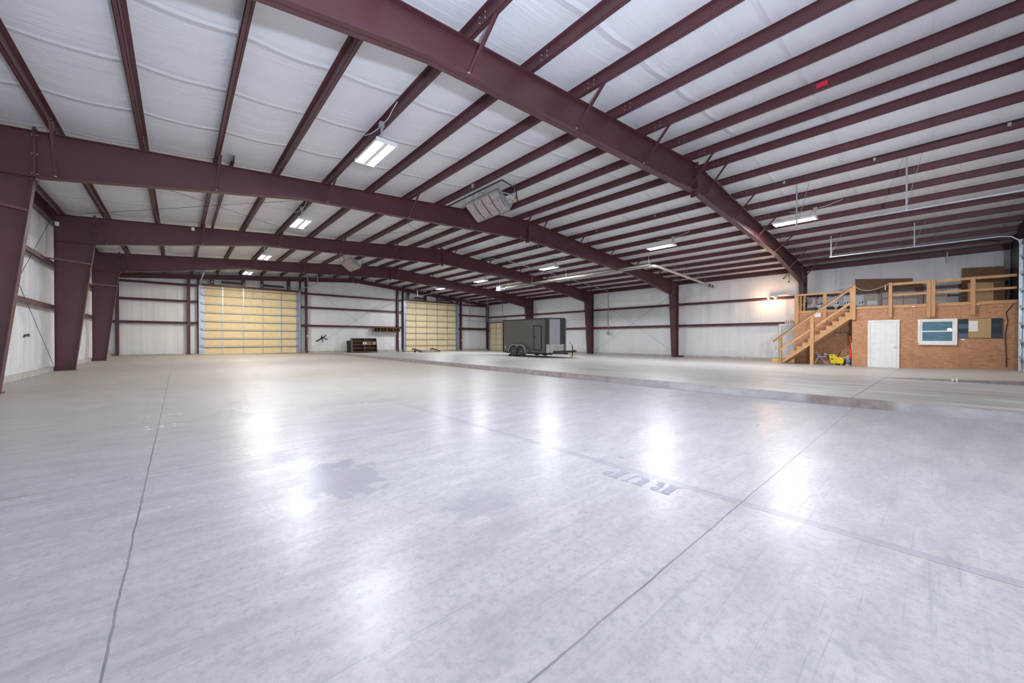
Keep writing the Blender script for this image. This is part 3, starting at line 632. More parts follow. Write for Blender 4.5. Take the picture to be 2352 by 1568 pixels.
# ------------------------------------------------------------------ office, loft, stairs
XO, XI = 23.2, 24.4; ZD = 2.57
mb = MB(); mb.box(XO, XO+.1, -2.05, 2.52, -.2, ZD); mb.box(XO+.1, XI-.001, 2.42, 2.519, -.2, ZD-.001); mb.box(XI, XI+.1, 2.52, 4.92, -.2, ZD); mb.box(XI+.1, XR-.1, 4.84, 4.92, -.2, ZD); struct('wall_office', mb, M['osb'])
mb = MB(); mb.box(XO+.02, XR-.05, -2.05, 2.5, ZD, ZD+.03); mb.box(XI+.02, XR-.05, 2.5, 4.9, ZD, ZD+.03); struct('floor_loft', mb, M['osbd'])
mb = MB(); mb.box(XO-.03, XO+.02, -2.05, 2.45, ZD-.09, ZD+.035); mb.box(XI-.03, XI+.02, 2.55, 4.93, ZD-.09, ZD+.035); struct('trim_3', mb, M['pine'])
# white panel door
d = bpy.data.objects.new('door_5', None); col.objects.link(d); d.location = (XO, 1.49, -.11); ORG[d.name] = Vector(d.location); d['kind'] = 'structure'
mb = MB(); y0, y1, z0, z1 = 1.08, 1.90, -.105, 1.88
mb.box(XO-.035, XO, y0, y1, z0, z1)
fr = [(y0, y0+.11), (1.43, 1.55), (y1-.11, y1)]
for a, b in fr: mb.box(XO-.047, XO-.03, a, b, z0, z1)
for a, b in ((z0, z0+.2), (z0+.82, z0+.98), (z0+1.55, z0+1.66), (z1-.1, z1)): mb.box(XO-.0465, XO-.03, y0+.001, y1-.001, a, b)
for (ya, yb) in ((y0+.14, 1.40), (1.58, y1-.14)):
    for a, b in ((z0+.25, z0+.77), (z0+1.03, z0+1.50), (z0+1.70, z1-.14)): mb.box(XO-.044, XO-.03, ya, yb, a, b)
sl = mb.build('door_slab', M['white'], d)
mb = MB(); mb.lathe((XO-.04, 1.14, .80), [(.012,0),(.012,.03),(.03,.04),(.032,.06),(.02,.075)], 12, (-1,0,0)); mb.build('door_knob', M['brass'], sl)
mb = MB()
mb.box(XO-.055, XO+.01, .99, 1.075, -.12, 1.886); mb.box(XO-.055, XO+.01, 1.905, 1.985, -.12, 1.886); mb.box(XO-.056, XO+.01, .98, 1.995, 1.886, 1.972); mb.build('door_casing', M['white'], d, .006)
# double hung window
d = bpy.data.objects.new('window_1', None); col.objects.link(d); d.location = (XO, -.07, .87); ORG[d.name] = Vector(d.location); d['kind'] = 'structure'
mb = MB(); y0, y1, z0, z1 = -.61, .46, .97, 1.96
for a, b, c, e in ((y0, y1, z1-.08, z1), (y0, y1, z0, z0+.06), (y0, y0+.085, z0+.06, z1-.08), (y1-.085, y1, z0+.06, z1-.08)): mb.box(XO-.05, XO+.01, a, b, c, e)
mb.build('window_casing', M['white'], d, .005)
mb = MB(); mb.box(XO-.09, XO+.01, y0+.01, y1-.03, .90, .975); mb.build('window_sill', M['white'], d, .004)
for a, b, dx in ((1.45, 1.88, 0), (1.03, 1.47, .012)):
    mb = MB()
    for p, q, r, s in ((y0+.085, y1-.085, b-.035, b), (y0+.085, y1-.085, a, a+.035), (y0+.085, y0+.13, a+.035, b-.035), (y1-.13, y1-.085, a+.035, b-.035)): mb.box(XO-.03-dx, XO-.005, p, q, r, s)
    sa = mb.build('window_sash', M['white'], d); MB().box(XO-.016-dx, XO-.008, y0+.12, y1-.12, a+.03, b-.03).build('window_pane', M['glass'], sa)
# sample board
t = thing('sample_board', (XO, -1.16, 1.17), 'cork board with carpet samples and a white sheet right of the office window', 'notice board')
mb = MB(); mb.box(XO-.02, XO, -1.71, -.63, 1.17, 1.935); mb.build('backing', M['black'], t)
MB().box(XO-.03, XO-.02, -1.44, -.885, 1.19, 1.925).build('cork_panel', M['cork'], t)
MB().box(XO-.036, XO-.03, -1.12, -.895, 1.44, 1.85).build('paper_sheet', M['whitep'], t)
for i, (ms) in enumerate((('slate','navy','slate','navy'), ('char','navy','char','navy'))):
    ya, yb = ((-.875, -.64), (-1.70, -1.45))[i]
    for k, mm in enumerate(ms): MB().box(XO-.032, XO-.02, ya, yb, 1.18+k*.187, 1.36+k*.187).build('carpet_sample', M[mm], t)
tag(MB().box(XO-.012, XO, -.80, -.70, 1.09, 1.15).build('switch_plate', M['whitep']), 'white switch plate under the left carpet samples', 'switch')
tag(MB().box(XO-.04, XO-.03, .55, .63, 2.49, 2.53).build('label_tag', M['whitep']), 'small white tag on the loft edge above the office window', 'tag', 'white tags on the loft edge')
tag(MB().box(XO-.04, XO-.03, -1.15, -1.06, 2.47, 2.52).build('label_tag', M['whitep']), 'small white tag on the loft edge above the sample board', 'tag', 'white tags on the loft edge')
mb = MB(); mb.path([(XO-.02,-1.95,2.45),(XO-.02,-1.78,2.15),(XO-.02,-1.82,1.8),(XO-.02,-1.76,1.3),(XO-.02,-1.79,.6),(XO-.02,-1.80,.08)], .012, 6)
tag(mb.build('black_cable', M['black']), 'black cable hanging down the strand board beside the near door track', 'cable')
# loft railing
t = thing('loft_railing', (XO, 1, ZD), 'wooden post and rail railing along the loft edge above the office', 'railing')
def post(y0, y1, z0, z1, x=XO-.03, d=.09, m='pinez'): return MB().box(x-d, x, y0, y1, z0, z1).build('post', M[m], t, .004)
post(2.39, 2.50, 2.02, 3.60); post(2.50, 2.59, 2.04, 3.62, XO-.01, .1); post(1.22, 1.33, 2.08, 3.58); post(.10, .22, 2.03, 3.56); post(-.02, .09, 2.05, 3.56); post(-1.05, -.93, 2.08, 3.54)
for a, b in ((1.24, .1), (.1, -2.02)):
    MB().box(XO-.07, XO-.03, b, a, 3.46, 3.56).build('rail', M['pine'], t, .004); MB().box(XO-.07, XO-.03, b, a, 3.0, 3.09).build('rail', M['pine'], t, .004)
for ya, yb in ((4.74, 4.92), (3.60, 3.74)): post(ya, yb, 1.92, 3.48, XI-.03, .05)
MB().box(XI-.09, XI-.05, 2.55, 4.93, 3.39, 3.485).build('rail', M['pine'], t, .004)
mb = MB(); n = 14
mb.path([(XO-.06, 2.38-(2.38-1.34)*i/n, 3.50+.03*i/n-.20*math.sin(math.pi*(i/n)**.8)) for i in range(n+1)], .012, 6)
mb.box(XO-.07, XO-.06, 1.42, 1.45, 3.28, 3.48)
tag(mb.build('rope', M['rope']), 'pale rope slung between two loft posts at the top of the stairs', 'rope')
# staircase
t = thing('staircase', (23.8, 4.2, -.12), 'wooden staircase rising to the loft beside the yellow mop bucket', 'staircase')
nst = 12; yb, zb, yt, zt = 5.27, -.10, 2.53, ZD-.02; rise = (zt-zb)/(nst+1); run = (yb-yt)/nst
for x in (23.20, 24.28):
    poly = [(5.20, -.11), (5.27, .07)]
    for i in range(nst): yy = 5.27-i*run; zz = zb+(i+1)*rise; poly += [(yy, zz), (yy-run, zz)] if i else [(yy, zz), (yy-run, zz)]
    poly += [(2.53, 2.12), (5.20-.0, -.11)]
    poly = [(5.27, -.11), (5.27, zb+rise)]
    for i in range(nst): zz = zb+(i+1)*rise; poly += [(5.27-(i+1)*run, zz), (5.27-(i+1)*run, zz+rise)]
    poly += [(2.53, 2.10), (5.18, -.11)]
    MB().prism([(x, y, z) for y, z in poly], (.045, 0, 0)).build('stringer', M['pine'], t)
for i in range(nst):
    zz = zb+(i+1)*rise; yy = 5.27-i*run
    MB().box(23.19, 24.36, yy+.02, yy-run, zz, zz+.035).build('tread', M['pine'], t)
    MB().box(23.22, 24.32, yy-.02, yy, zz-rise+.03, zz).build('riser', M['osb'], t)
mb = MB(); mb.box(23.2, 24.36, 5.33, 5.66, -.14, .045); fs = mb.build('bottom_step', M['pine'], t); MB().box(23.19, 24.36, 5.32, 5.67, .045, .07).build('step_nosing', M['yellow'], fs)
MB().box(23.10, 23.20, 5.20, 5.33, -.13, 1.30).build('post', M['pined'], t); MB().box(23.10, 23.20, 3.90, 4.04, -.13, 2.40).build('post', M['pinez'], t)
def sl(y): return .985+(5.555-y)*.826
for off, w, h, yy0, yy1 in ((0, .05, .10, 5.555, 2.50), (-.66, .04, .10, 5.22, 4.03), (-.66, .04, .10, 3.82, 2.60)):
    mb = MB(); mb.bar((23.10, yy0, sl(yy0)+off), (23.10, yy1, sl(yy1)+off), w, h); mb.build('handrail', M['pine'], t)
mb = MB(); mb.bar((23.10, 5.58, sl(5.58)+.06), (23.10, 2.5, sl(2.5)+.06), .12, .03); mb.build('rail_cap', M['brownl'], t)
# things under the stairs
t = thing('mop_bucket', (23.95, 3.11, -.13), 'yellow plastic mop bucket on castors under the stairs', 'mop bucket')
mb = MB(); x, z = 23.95, -.05
prof = [(-.155, 0, .26), (.155, 0, .24)]
def loft4(y0, y1, zlo, zhi, wlo, whi, tap): mb.hexa([(x-wlo, y0+tap, zlo), (x+wlo, y0+tap, zlo), (x+wlo, y1-tap, zlo), (x-wlo, y1-tap, zlo), (x-whi, y0, zhi), (x+whi, y0, zhi), (x+whi, y1, zhi), (x-whi, y1, zhi)])
loft4(2.84, 3.40, z, z+.31, .15, .21, .06)
mb.hexa([(x-.205, 3.10, z+.305), (x+.205, 3.10, z+.305), (x+.205, 3.40, z+.305), (x-.205, 3.40, z+.305), (x-.19, 3.20, z+.43), (x+.19, 3.20, z+.43), (x+.19, 3.42, z+.44), (x-.19, 3.42, z+.44)])
bd = mb.build('bucket_body', M['yellow'], t, .012)
mb = MB(); mb.box(x-.212, x-.196, 3.26, 3.35, z+.36, z+.39); mb.box(x-.212, x-.196, 3.18, 3.21, z+.35, z+.38); mb.prism([(x-.20, 3.33, z+.20), (x-.20, 3.25, z+.20), (x-.20, 3.29, z+.27)], (-.012,0,0)); mb.build('bucket_marking', M['black'], bd)
mb = MB(); mb.path([(x-.05, 3.10, z+.33), (x-.05, 3.06, z+.44), (x-.05, 2.99, z+.58)], .018, 8); mb.build('wringer_handle', M['black'], t)
for dx in (-.1, .1):
    for yy in (2.97, 3.24): mb = MB(); mb.lathe((x+dx-.012, yy, -.105), [(.03,0),(.03,.024)], 12, (1,0,0)); mb.box(x+dx-.016, x+dx+.016, yy-.012, yy+.012, -.10, -.04); mb.build('castor', M['grey'], t)
t = thing('pail', (23.95, 2.72, -.135), 'blue grey pail with white base and rim beside the mop bucket', 'pail')
mb = MB(); mb.lathe((23.95,2.72,-.13), [(.10,0),(.105,.06)], 18); mb.build('base', M['whitep'], t)
mb = MB(); mb.lathe((23.95,2.72,-.07), [(.106,0),(.115,.24)], 18); mb.build('body', M['pail'], t)
mb = MB(); mb.lathe((23.95,2.72,.17), [(.118,0),(.120,.12),(.10,.13)], 18); mb.build('lid', M['ivory'], t)
t = thing('string_trimmer', (23.6, 2.62, .2), 'red bodied power tool hanging under the stair top with grey nozzle', 'power tool')
mb = MB(); mb.path([(23.5,2.62,1.35),(23.5,2.60,.85),(23.5,2.60,.72)], .018, 8); mb.build('shaft', M['red'], t)
mb = MB(); mb.path([(23.5,2.59,.72),(23.5,2.58,.6),(23.5,2.58,.42),(23.5,2.59,.26),(23.5,2.6,.2)], [.02,.05,.075,.06,.03], 12); mb.build('motor_body', M['red'], t)
mb = MB(); mb.path([(23.5,2.60,.38),(23.5,2.72,.30),(23.5,2.86,.22)], [.055,.045,.035], 10); mb.build('nozzle', M['grey'], t)
mb = MB(); mb.path([(23.5,2.62,1.3),(23.5,2.61,1.42),(23.5,2.63,1.52)], [.03,.05,.03], 8); mb.build('grip', M['black'], t)
mb = MB(); mb.path([(23.48,2.56,.95),(23.47,2.55,.6)], .012, 6); mb.build('white_strap', M['whitep'], t)
t = thing('folding_stand', (23.95, 3.80, -.13), 'pale folding metal stand leaning open beside the tall stair post', 'folding stand')
for x in (23.85, 24.2):
    MB().bar((x, 3.98, .52), (x, 3.52, -.13), .022, .022).build('leg', M['galv'], t); MB().bar((x, 3.80, .40), (x, 4.02, -.13), .022, .022).build('leg', M['galv'], t)
MB().bar((23.85, 3.86, .27), (23.85, 3.55, .27), .03, .03).build('cross_bar', M['galv'], t); MB().bar((24.2, 3.86, .27), (24.2, 3.55, .27), .03, .03).build('cross_bar', M['galv'], t)
MB().bar((23.85, 3.9, .40), (24.2, 3.9, .40), .022, .022).build('cross_bar', M['galv'], t)
tag(MB().box(XI-.05, XI, 3.58, 3.70, .31, .43).build('outlet_box', M['whitep'], None, .01), 'white outlet box on the board wall under the stairs', 'outlet')
mb = MB(); mb.bar((24.3, 2.55, 1.48), (24.3, 3.5, 1.46), .03, .03); mb.mat(1)
for y in (2.62, 2.75, 2.95, 3.1): mb.box(24.27, 24.33, y, y+.07, 1.485, 1.50)
tag(mb.build('tool_rail', [M['black'], M['whitep']]), 'dark horizontal tool rail on the wall under the stair top', 'rail')
tag(MB().prism([(XI-.012,4.12,2.26),(XI-.012,3.84,2.26),(XI-.012,3.84,2.48),(XI-.012,4.12,2.48)], (.01,0,0)).build('white_sheet', M['whitep']), 'white sheet pinned to the board wall behind the stair handrail', 'sign')
# exit door, sign, stand, floods
d = bpy.data.objects.new('door_6', None); col.objects.link(d); d.location = (XR, 5.8, -.16); ORG[d.name] = Vector(d.location); d['kind'] = 'structure'
mb = MB(); mb.box(27.62, 27.66, 5.25, 6.22, -.16, 1.95); mb.build('door_slab', M['door'], d)
mb = MB(); mb.box(27.58, 27.68, 6.22, 6.36, -.16, 1.95); mb.box(27.58, 27.68, 5.1, 5.25, -.16, 1.95); mb.box(27.58, 27.68, 5.1, 6.36, 1.95, 2.06); mb.build('door_frame', M['white'], d)
MB().box(27.50, 27.66, 5.1, 6.3, -.19, -.03).build('yellow_threshold', M['yellow'], d)
t = thing('exit_sign', (27.55, 5.82, 2.07), 'white exit sign with red letters above the white door by the stairs', 'exit sign')
sg = MB().box(27.52, 27.58, 5.60, 6.03, 2.05, 2.28).build('sign_panel', M['white'], t)
def letters(mb, word, x, y, z, h, w, st, thick, gap):   # runs toward -y, seen from -x
    for ch in word:
        A = lambda a0, a1, b0, b1: mb.box(x-thick, x, y-a0*w, y-a1*w, z+b0*h, z+b1*h)
        s = st/w; u = st/h
        if ch == 'E': A(0, s, 0, 1); A(0, 1, 0, u); A(0, .85, .5-u/2, .5+u/2); A(0, 1, 1-u, 1)
        if ch == 'I': A(.5-s/2, .5+s/2, 0, 1)
        if ch == 'T': A(.5-s/2, .5+s/2, 0, 1); A(0, 1, 1-u, 1)
        if ch == 'X':
            for q in (1, -1): mb.bar((x-thick/2, y-(.5-.4*q)*w, z), (x-thick/2, y-(.5+.4*q)*w, z+h), thick, st, up=(1,0,0))
        y -= (w*.75 if ch == 'I' else w)+gap
mb = MB(); letters(mb, 'EXIT', 27.52, 5.985, 2.08, .165, .08, .026, .006, .017); mb.build('sign_lettering', M['exitred'], sg)
t = thing('flood_light', (27.5, 6.7, 3.62), 'lit pair of small flood lamps on the girt above the exit door', 'flood light')
for i, (y, m) in enumerate(((6.80, 'bulb'), (6.52, 'bulboff'))):
    mb = MB(); mb.lathe((27.42, y, 3.72), [(.03,0),(.04,.06),(.07,.14)], 14, (-.7,.2 if i == 0 else -.3,-.5)); lh = mb.build('lamp_head', M['grey'], t)
    mb = MB(); ax = Vector((-.7,.2 if i == 0 else -.3,-.5)).normalized(); mb.lathe(Vector((27.42, y, 3.72))+ax*.135, [(.068,0),(.06,.02),(.02,.03)], 14, ax); mb.build('lamp_lens', M[m], lh)
mb = MB(); mb.box(27.40, 27.5, 6.5, 6.85, 3.71, 3.77); mb.build('mount', M['grey'], t)
mb = MB(); mb.path([(27.5, 6.5, 3.76), (27.45, 6.3, 3.90), (27.45, 6.0, 3.92), (27.5, 5.8, 3.80), (27.5, 5.5, 3.78)], .01, 5); mb.build('cord', M['black'], t)
t = thing('tag_stand', (23.6, 5.72, -.12), 'thin grey wire stand with a tan tag beside the bottom stair', 'stand')
mb = MB(); mb.tube((23.6,5.74,-.13),(23.6,5.74,.88), .009, 6); mb.tube((23.6,5.40,-.13),(23.6,5.40,.74), .008, 6); mb.path([(23.6,5.74,.86),(23.6,5.66,.78),(23.6,5.5,.78),(23.6,5.40,.82)], .006, 5); mb.build('frame', M['grey'], t)
MB().box(23.58, 23.60, 5.54, 5.62, .56, .79).build('tag', M['rope'], t)
mb = MB(); mb.lathe((27.2,6.0,4.78), [(.03,0),(.05,.05)], 8, (0,1,0)); mb.tube((27.2,6.0,4.78),(27.2,5.7,5.0), .012, 5); mb.tube((27.2,5.75,4.98),(27.2,5.75,4.6), .01, 5); mb.lathe((27.2,5.75,4.55), [(.04,0),(.05,.05)], 8, (0,1,0)); mb.tube((27.2,5.85,5.15),(27.95,5.85,5.15),.012,5); mb.tube((27.2,6.0,4.8),(27.2,5.85,5.15),.012,5)
tag(mb.build('lamp_bracket', M['black']), 'small dark bracket with two heads high on the right wall left of the nearest column', 'bracket')
# things on the loft
xs_ = 27.0
for i, (ya, yb) in enumerate(((2.40, 1.80), (1.79, 1.04), (1.03, .36), (.35, -.4))):
    t = thing('cabinet', (xs_+.3, (ya+yb)/2, ZD+.03), ['taupe laminate cabinet on the loft with a white paper sheet', 'taupe laminate cabinet on the loft behind the middle railing post', 'taupe laminate cabinet on the loft with two knobs, left of the double post', 'taupe laminate cabinet on the loft, mostly behind the double post'][i], 'cabinet', 'cabinets on the loft')
    mb = MB(); mb.box(xs_, xs_+.55, yb, ya, ZD+.03, 3.42); mb.box(xs_-.03, xs_+.55, yb-.002, ya+.002, 3.42, 3.47); mb.build('carcass', M['laminate'], t)
    ym = (ya+yb)/2
    for a, b, s in ((yb+.015, ym-.006, 1), (ym+.006, ya-.015, -1)):
        dd = MB().box(xs_-.02, xs_, a, b, ZD+.12, 3.385).build('door', M['laminate'], t, .003)
        yk = (b-.05) if s > 0 else (a+.05); mb = MB(); mb.lathe((xs_-.02, yk, 3.22), [(.008,0),(.02,.02),(.015,.035)], 10, (-1,0,0)); mb.build('knob', M['chrome'], dd)
    if i == 0: tag(MB().box(xs_-.028, xs_-.021, 1.98, 2.34, 2.93, 3.13).build('paper_notice', M['whitep']), 'white paper notice taped to the first loft cabinet', 'paper')
t = tag(MB().hexa([(27.755,.75,3.714),(27.785,.75,3.714),(27.785,2.9,3.714),(27.755,2.9,3.714),(27.80,.75,4.22),(27.83,.75,4.22),(27.83,2.9,4.43),(27.80,2.9,4.43)]).build('wood_panel', M['osbd']), 'dark strand board panel standing on the upper girt above the loft cabinets', 'wood panel')
t = tag(MB().hexa([(27.725,.40,3.714),(27.752,.40,3.714),(27.752,1.6,3.714),(27.725,1.6,3.714),(27.725,.40,3.93),(27.752,.40,3.93),(27.752,1.6,3.93),(27.725,1.6,3.93)]).build('wood_panel', M['osbd']), 'low dark board leaning on the upper girt behind the railing', 'wood panel')
t = tag(MB().hexa([(27.05,-2.05,ZD+.03),(27.10,-2.05,ZD+.03),(27.10,-.78,ZD+.03),(27.05,-.78,ZD+.03),(27.35,-2.05,4.38),(27.40,-2.05,4.38),(27.40,-.86,4.45),(27.35,-.86,4.45)]).build('plywood_sheet', M['osbd']), 'tall dark brown plywood sheet leaning on the wall at the loft right end', 'wood panel')
t = tag(MB().hexa([(25.5,-1.64,ZD+.03),(25.54,-1.64,ZD+.03),(25.54,-.95,ZD+.03),(25.5,-.95,ZD+.03),(25.6,-1.64,3.52),(25.64,-1.64,3.52),(25.64,-.95,3.58),(25.6,-.95,3.58)]).build('cardboard_sheet', M['carton']), 'tan cardboard sheet standing in front of the tall plywood sheet', 'cardboard')
mb = MB(); mb.lathe((25.6,.0,ZD+.03), [(.14,0),(.16,.08),(.12,.16)], 16); mb.lathe((25.6,-.35,ZD+.03), [(.12,0),(.14,.1),(.05,.16)], 16); mb.path([(25.6,.0,ZD+.17),(25.6,-.1,ZD+.26),(25.6,-.3,ZD+.24),(25.6,-.45,ZD+.12)], .015, 6)
tag(mb.build('white_hose', M['whitep']), 'pale coiled hose lying on the loft floor right of the double post', 'hose')
t = thing('workbench', (26.2, 3.7, ZD+.03), 'low dark green bench on the loft behind the stair railing', 'bench')
MB().box(25.95, 26.5, 2.7, 4.75, 2.80, 2.86).build('bench_top', M['belt'], t); MB().box(25.97, 26.0, 2.75, 4.7, ZD+.03, 2.80).build('apron', M['belt'], t)
for y in (2.75, 4.65): MB().box(26.40, 26.46, y, y+.06, ZD+.03, 2.8).build('leg', M['belt'], t)
def machine(y, x, label):
    t = thing('bench_machine', (x, y, ZD+.03), label, 'machine', 'small bench machines on the loft')
    z = ZD+.03
    MB().box(x-.10, x+.10, y-.12, y+.12, z, z+.03).build('base', M['black'], t)
    mb = MB(); mb.lathe((x, y+.02, z+.03), [(.05,0),(.045,.10),(.04,.16)], 12); mb.build('pedestal', M['ivory'], t)
    mb = MB(); mb.lathe((x, y+.13, z+.23), [(.03,0),(.06,.02),(.065,.10),(.06,.2),(.03,.22)], 14, (0,-1,0)); mb.box(x-.08, x+.08, y-.13, y+.10, z+.26, z+.32); mb.build('body', M['ivory'], t, .006)
    mb = MB(); mb.lathe((x, y-.05, z+.32), [(.02,0),(.018,.06),(.03,.08),(.01,.11)], 10); mb.build('lever', M['black'], t)
    mb = MB(); mb.lathe((x, y+.05, z+.32), [(.015,0),(.014,.04),(.026,.055),(.01,.075)], 8); mb.build('knob', M['black'], t)
    return t
m1 = machine(4.0, 25.2, 'pale small bench machine on the loft edge behind the stair mid post')
for y, x, lb in ((3.35, 25.3, 'pale small bench machine between the handrail and lower rail on the loft'), (2.98, 25.4, 'pale small bench machine on the loft just left of the double stair post'), (2.45, 25.6, 'pale small bench machine half hidden right of the double stair post')): retag(dup(m1), lb, (x, y, ZD+.03))
t = thing('wall_fan', (26.8, 4.9, 2.75), 'round dark wall fan beside the nearest right column above the loft', 'fan')
ax = Vector((-.8,-.35,0)).normalized(); c = Vector((26.8,4.92,3.30))
mb = MB(); side = ax.cross(Vector((0,0,1)))
for k, (rr, off) in enumerate(((.30,0),(.30,.1),(.2,.12),(.1,.13),(.2,-.02))): 
    mb.path([c+ax*off+side*rr*math.cos(a)+Vector((0,0,rr*math.sin(a))) for a in [2*math.pi*i/24 for i in range(25)]], .008, 5)
for i in range(16): a = 2*math.pi*i/16; v = side*math.cos(a)+Vector((0,0,math.sin(a))); mb.path([c+v*.3, c+v*.3+ax*.1, c+v*.05+ax*.13], .004, 4)
mb.build('guard', M['fan'], t)
mb = MB(); mb.lathe(c-ax*.02, [(.06,-.15),(.07,0),(.05,.08)], 12, ax); mb.build('motor', M['grey'], t)
for i in range(4):
    a = math.pi/2*i+.4; v = side*math.cos(a)+Vector((0,0,math.sin(a))); w = side*-math.sin(a)+Vector((0,0,math.cos(a)))
    mb = MB(); mb.prism([c+v*.06-w*.03+ax*.03, c+v*.26-w*.09+ax*.05, c+v*.27+w*.07+ax*.02, c+v*.06+w*.03+ax*.03], ax*.004); mb.build('blade', M['grey'], t)
MB().bar(c-ax*.15, (27.1, 5.0, 3.0), .05, .05).build('bracket', M['fan'], t)
for i, y in enumerate((4.80, 4.98)): tag(MB().box(26.2+i*.08, 26.24+i*.08, y, y+.09, ZD+.03, 3.6).build('lumber_plank', M['pinez']), ['pine plank standing beside the wall fan, nearer the railing', 'pine plank standing beside the wall fan, nearer the column'][i], 'plank', 'planks beside the wall fan')
# ------------------------------------------------------------------ cargo trailer
TX0, TX1, TY0, TY1 = 16.75, 18.6, 15.75, 19.74; zf, zt_ = .24, 2.38; TXM = (TX0+TX1)/2; TYN = 15.05
t = thing('cargo_trailer', (TXM, 17.6, -.01), 'dark grey enclosed cargo trailer with two axles parked on the raised slab', 'trailer')
mb = MB(); foot = [(TX0,TY1),(TX0,TY0),(TXM,TYN),(TX1,TY0),(TX1,TY1)]
mb.prism([(x,y,zf) for x,y in foot], (0,0,zt_-zf)); mb.build('body', M['trail'], t, .015)
mb = MB()
for (xa,ya),(xb,yb) in zip(foot, foot[1:]+foot[:1]):
    mb.bar((xa,ya,zt_-.0),(xb,yb,zt_-.0), .06, .07); mb.bar((xa,ya,zf),(xb,yb,zf), .05, .07)
for (xa,ya) in foot: mb.box(xa-.025, xa+.025, ya-.03, ya+.03, zf, zt_)
mb.build('corner_trim', M['traild'], t)
def nose(a0, a1, z0, z1, off, side=0):
    p0, p1 = (Vector((TX0,TY0,0)), Vector((TXM,TYN,0))) if side == 0 else (Vector((TXM,TYN,0)), Vector((TX1,TY0,0)))
    d = (p1-p0); n = Vector((d.y, -d.x, 0)).normalized(); n = n if n.y < 0 else -n
    a, b = p0+d*a0+n*off, p0+d*a1+n*off; z = Vector((0,0,1)); return [a+z*z0, b+z*z0, b+z*z1, a+z*z1], n*-.012
for a0, a1, z0, z1, m_, nm in ((.02,.20,.80,2.33,'traild','nose_panel'),(.20,.76,.80,2.33,'trailn','nose_panel'),(.76,.98,.80,2.33,'traild','nose_panel'),(.02,.98,.27,.80,'chrome','stone_guard')):  # pale and dark bands paint a reflection onto the left nose face
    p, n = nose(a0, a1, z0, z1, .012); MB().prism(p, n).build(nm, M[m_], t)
for z0, z1, m_, nm in ((.80,2.33,'trail','nose_panel'),(.27,.80,'chrome','stone_guard')):
    p, n = nose(.02, .98, z0, z1, .012, 1); MB().prism(p, n).build(nm, M[m_], t)
dr = MB().box(TX0-.02, TX0, 16.13, 16.74, .46, 1.92).build('side_door', M['trail'], t, .004)
mb = MB()
for a in ((16.08,16.14,.47,1.90),(16.73,16.79,.47,1.90)): mb.box(TX0-.03, TX0, a[0], a[1], a[2], a[3])
mb.box(TX0-.03, TX0, 16.08, 16.79, 1.90, 1.97); mb.box(TX0-.03, TX0, 16.08, 16.79, .40, .47); mb.build('door_frame', M['traild'], t)
mb = MB(); mb.box(TX0-.045, TX0-.02, 16.66, 16.70, 1.15, 1.30); mb.build('latch', M['black'], dr)
mb = MB(); mb.lathe((TX0, 19.52, .55), [(.02,-.02),(.045,-.02),(.045,.02)], 10, (-1,0,0)); mb.box(TX0-.012, TX0, 19.50, 19.54, .45, .70); mb.build('marker_lamp', M['whitep'], t)
def wheel(x, y, s):
    mb = MB(); r = .34; w = .2; c = (x, y, r-.012)
    mb.lathe(c, [(.19,-w/2),(.30,-w/2),(r,-w/2+.04),(r,w/2-.04),(.30,w/2),(.19,w/2)], 28, (s,0,0)); wv = mb.build('wheel', M['rubber'], t)
    mb = MB(); mb.lathe(c, [(.20,w/2-.06),(.20,w/2-.01),(.18,w/2-.015),(.15,w/2-.05),(.06,w/2-.04),(.05,w/2),(.03,w/2+.01)], 24, (s,0,0))
    for i in range(6): a = math.pi/3*i; mb.bar((x+s*(w/2-.045), y+.06*math.cos(a), c[2]+.06*math.sin(a)), (x+s*(w/2-.045), y+.17*math.cos(a), c[2]+.17*math.sin(a)), .02, .05, up=(0,-math.sin(a),math.cos(a)))
    mb.build('rim', M['grey'], wv)
for y in (17.68, 18.46):
    wheel(TX0-.14, y, -1); wheel(TX1+.14, y, 1)
for x, s in ((TX0, -1), (TX1, 1)):
    mb = MB(); pr = []
    ang = [R(a) for a in range(-15, 91, 15)]
    arc = [(17.68-.43*math.cos(a), .33+.43*math.sin(a)) for a in ang] + [(18.46-.43*math.cos(a), .33+.43*math.sin(a)) for a in [R(a) for a in range(90, 196, 15)]]
    mb.sheet([[(x, yy, zz), (x+s*.27, yy, zz)] for yy, zz in arc]); mb.sheet([[(x+s*.27, yy, zz), (x+s*.27, yy*.0+ (yy-18.07)*.93+18.07, zz-.05)] for yy, zz in arc])
    mb.build('fender', M['galv'], t)
    mb = MB(); mb.prism([(x+s*.24, 17.82, .74), (x+s*.24, 18.32, .74), (x+s*.24, 18.07, .50)], (s*.02,0,0)); mb.build('fender_gusset', M['trail'], t)
mb = MB(); mb.box(TX0+.15, TX0+.25, 15.4, 19.6, .16, .25); mb.box(TX1-.25, TX1-.15, 15.4, 19.6, .16, .25); mb.box(TX0-.1, TX1+.1, 17.65, 17.71, .28, .34); mb.box(TX0-.1, TX1+.1, 18.43, 18.49, .28, .34); mb.build('chassis', M['black'], t)
mb = MB()
for s in (-1, 1): mb.bar((TXM+s*.6, 15.6, .33), (TXM+s*.06, 14.35, .38), .06, .11)
mb.build('tongue', M['traild'], t)
mb = MB(); mb.box(TXM-.06, TXM+.06, 14.15, 14.42, .34, .46); mb.build('coupler', M['black'], t); mb = MB(); mb.lathe((TXM,14.12,.38), [(.05,-.06),(.06,0),(.05,.06)], 12); mb.build('coupler_guard', plain('faded_red', (.35,.12,.10), .6), t)
mb = MB(); mb.tube((TXM+.1,14.5,.02),(TXM+.1,14.5,.72), .032, 10); mb.path([(TXM+.1,14.5,.72),(TXM+.1,14.56,.82),(TXM+.1,14.7,.86),(TXM+.1,14.72,.98)], .012, 6); mb.build('jack', M['black'], t)
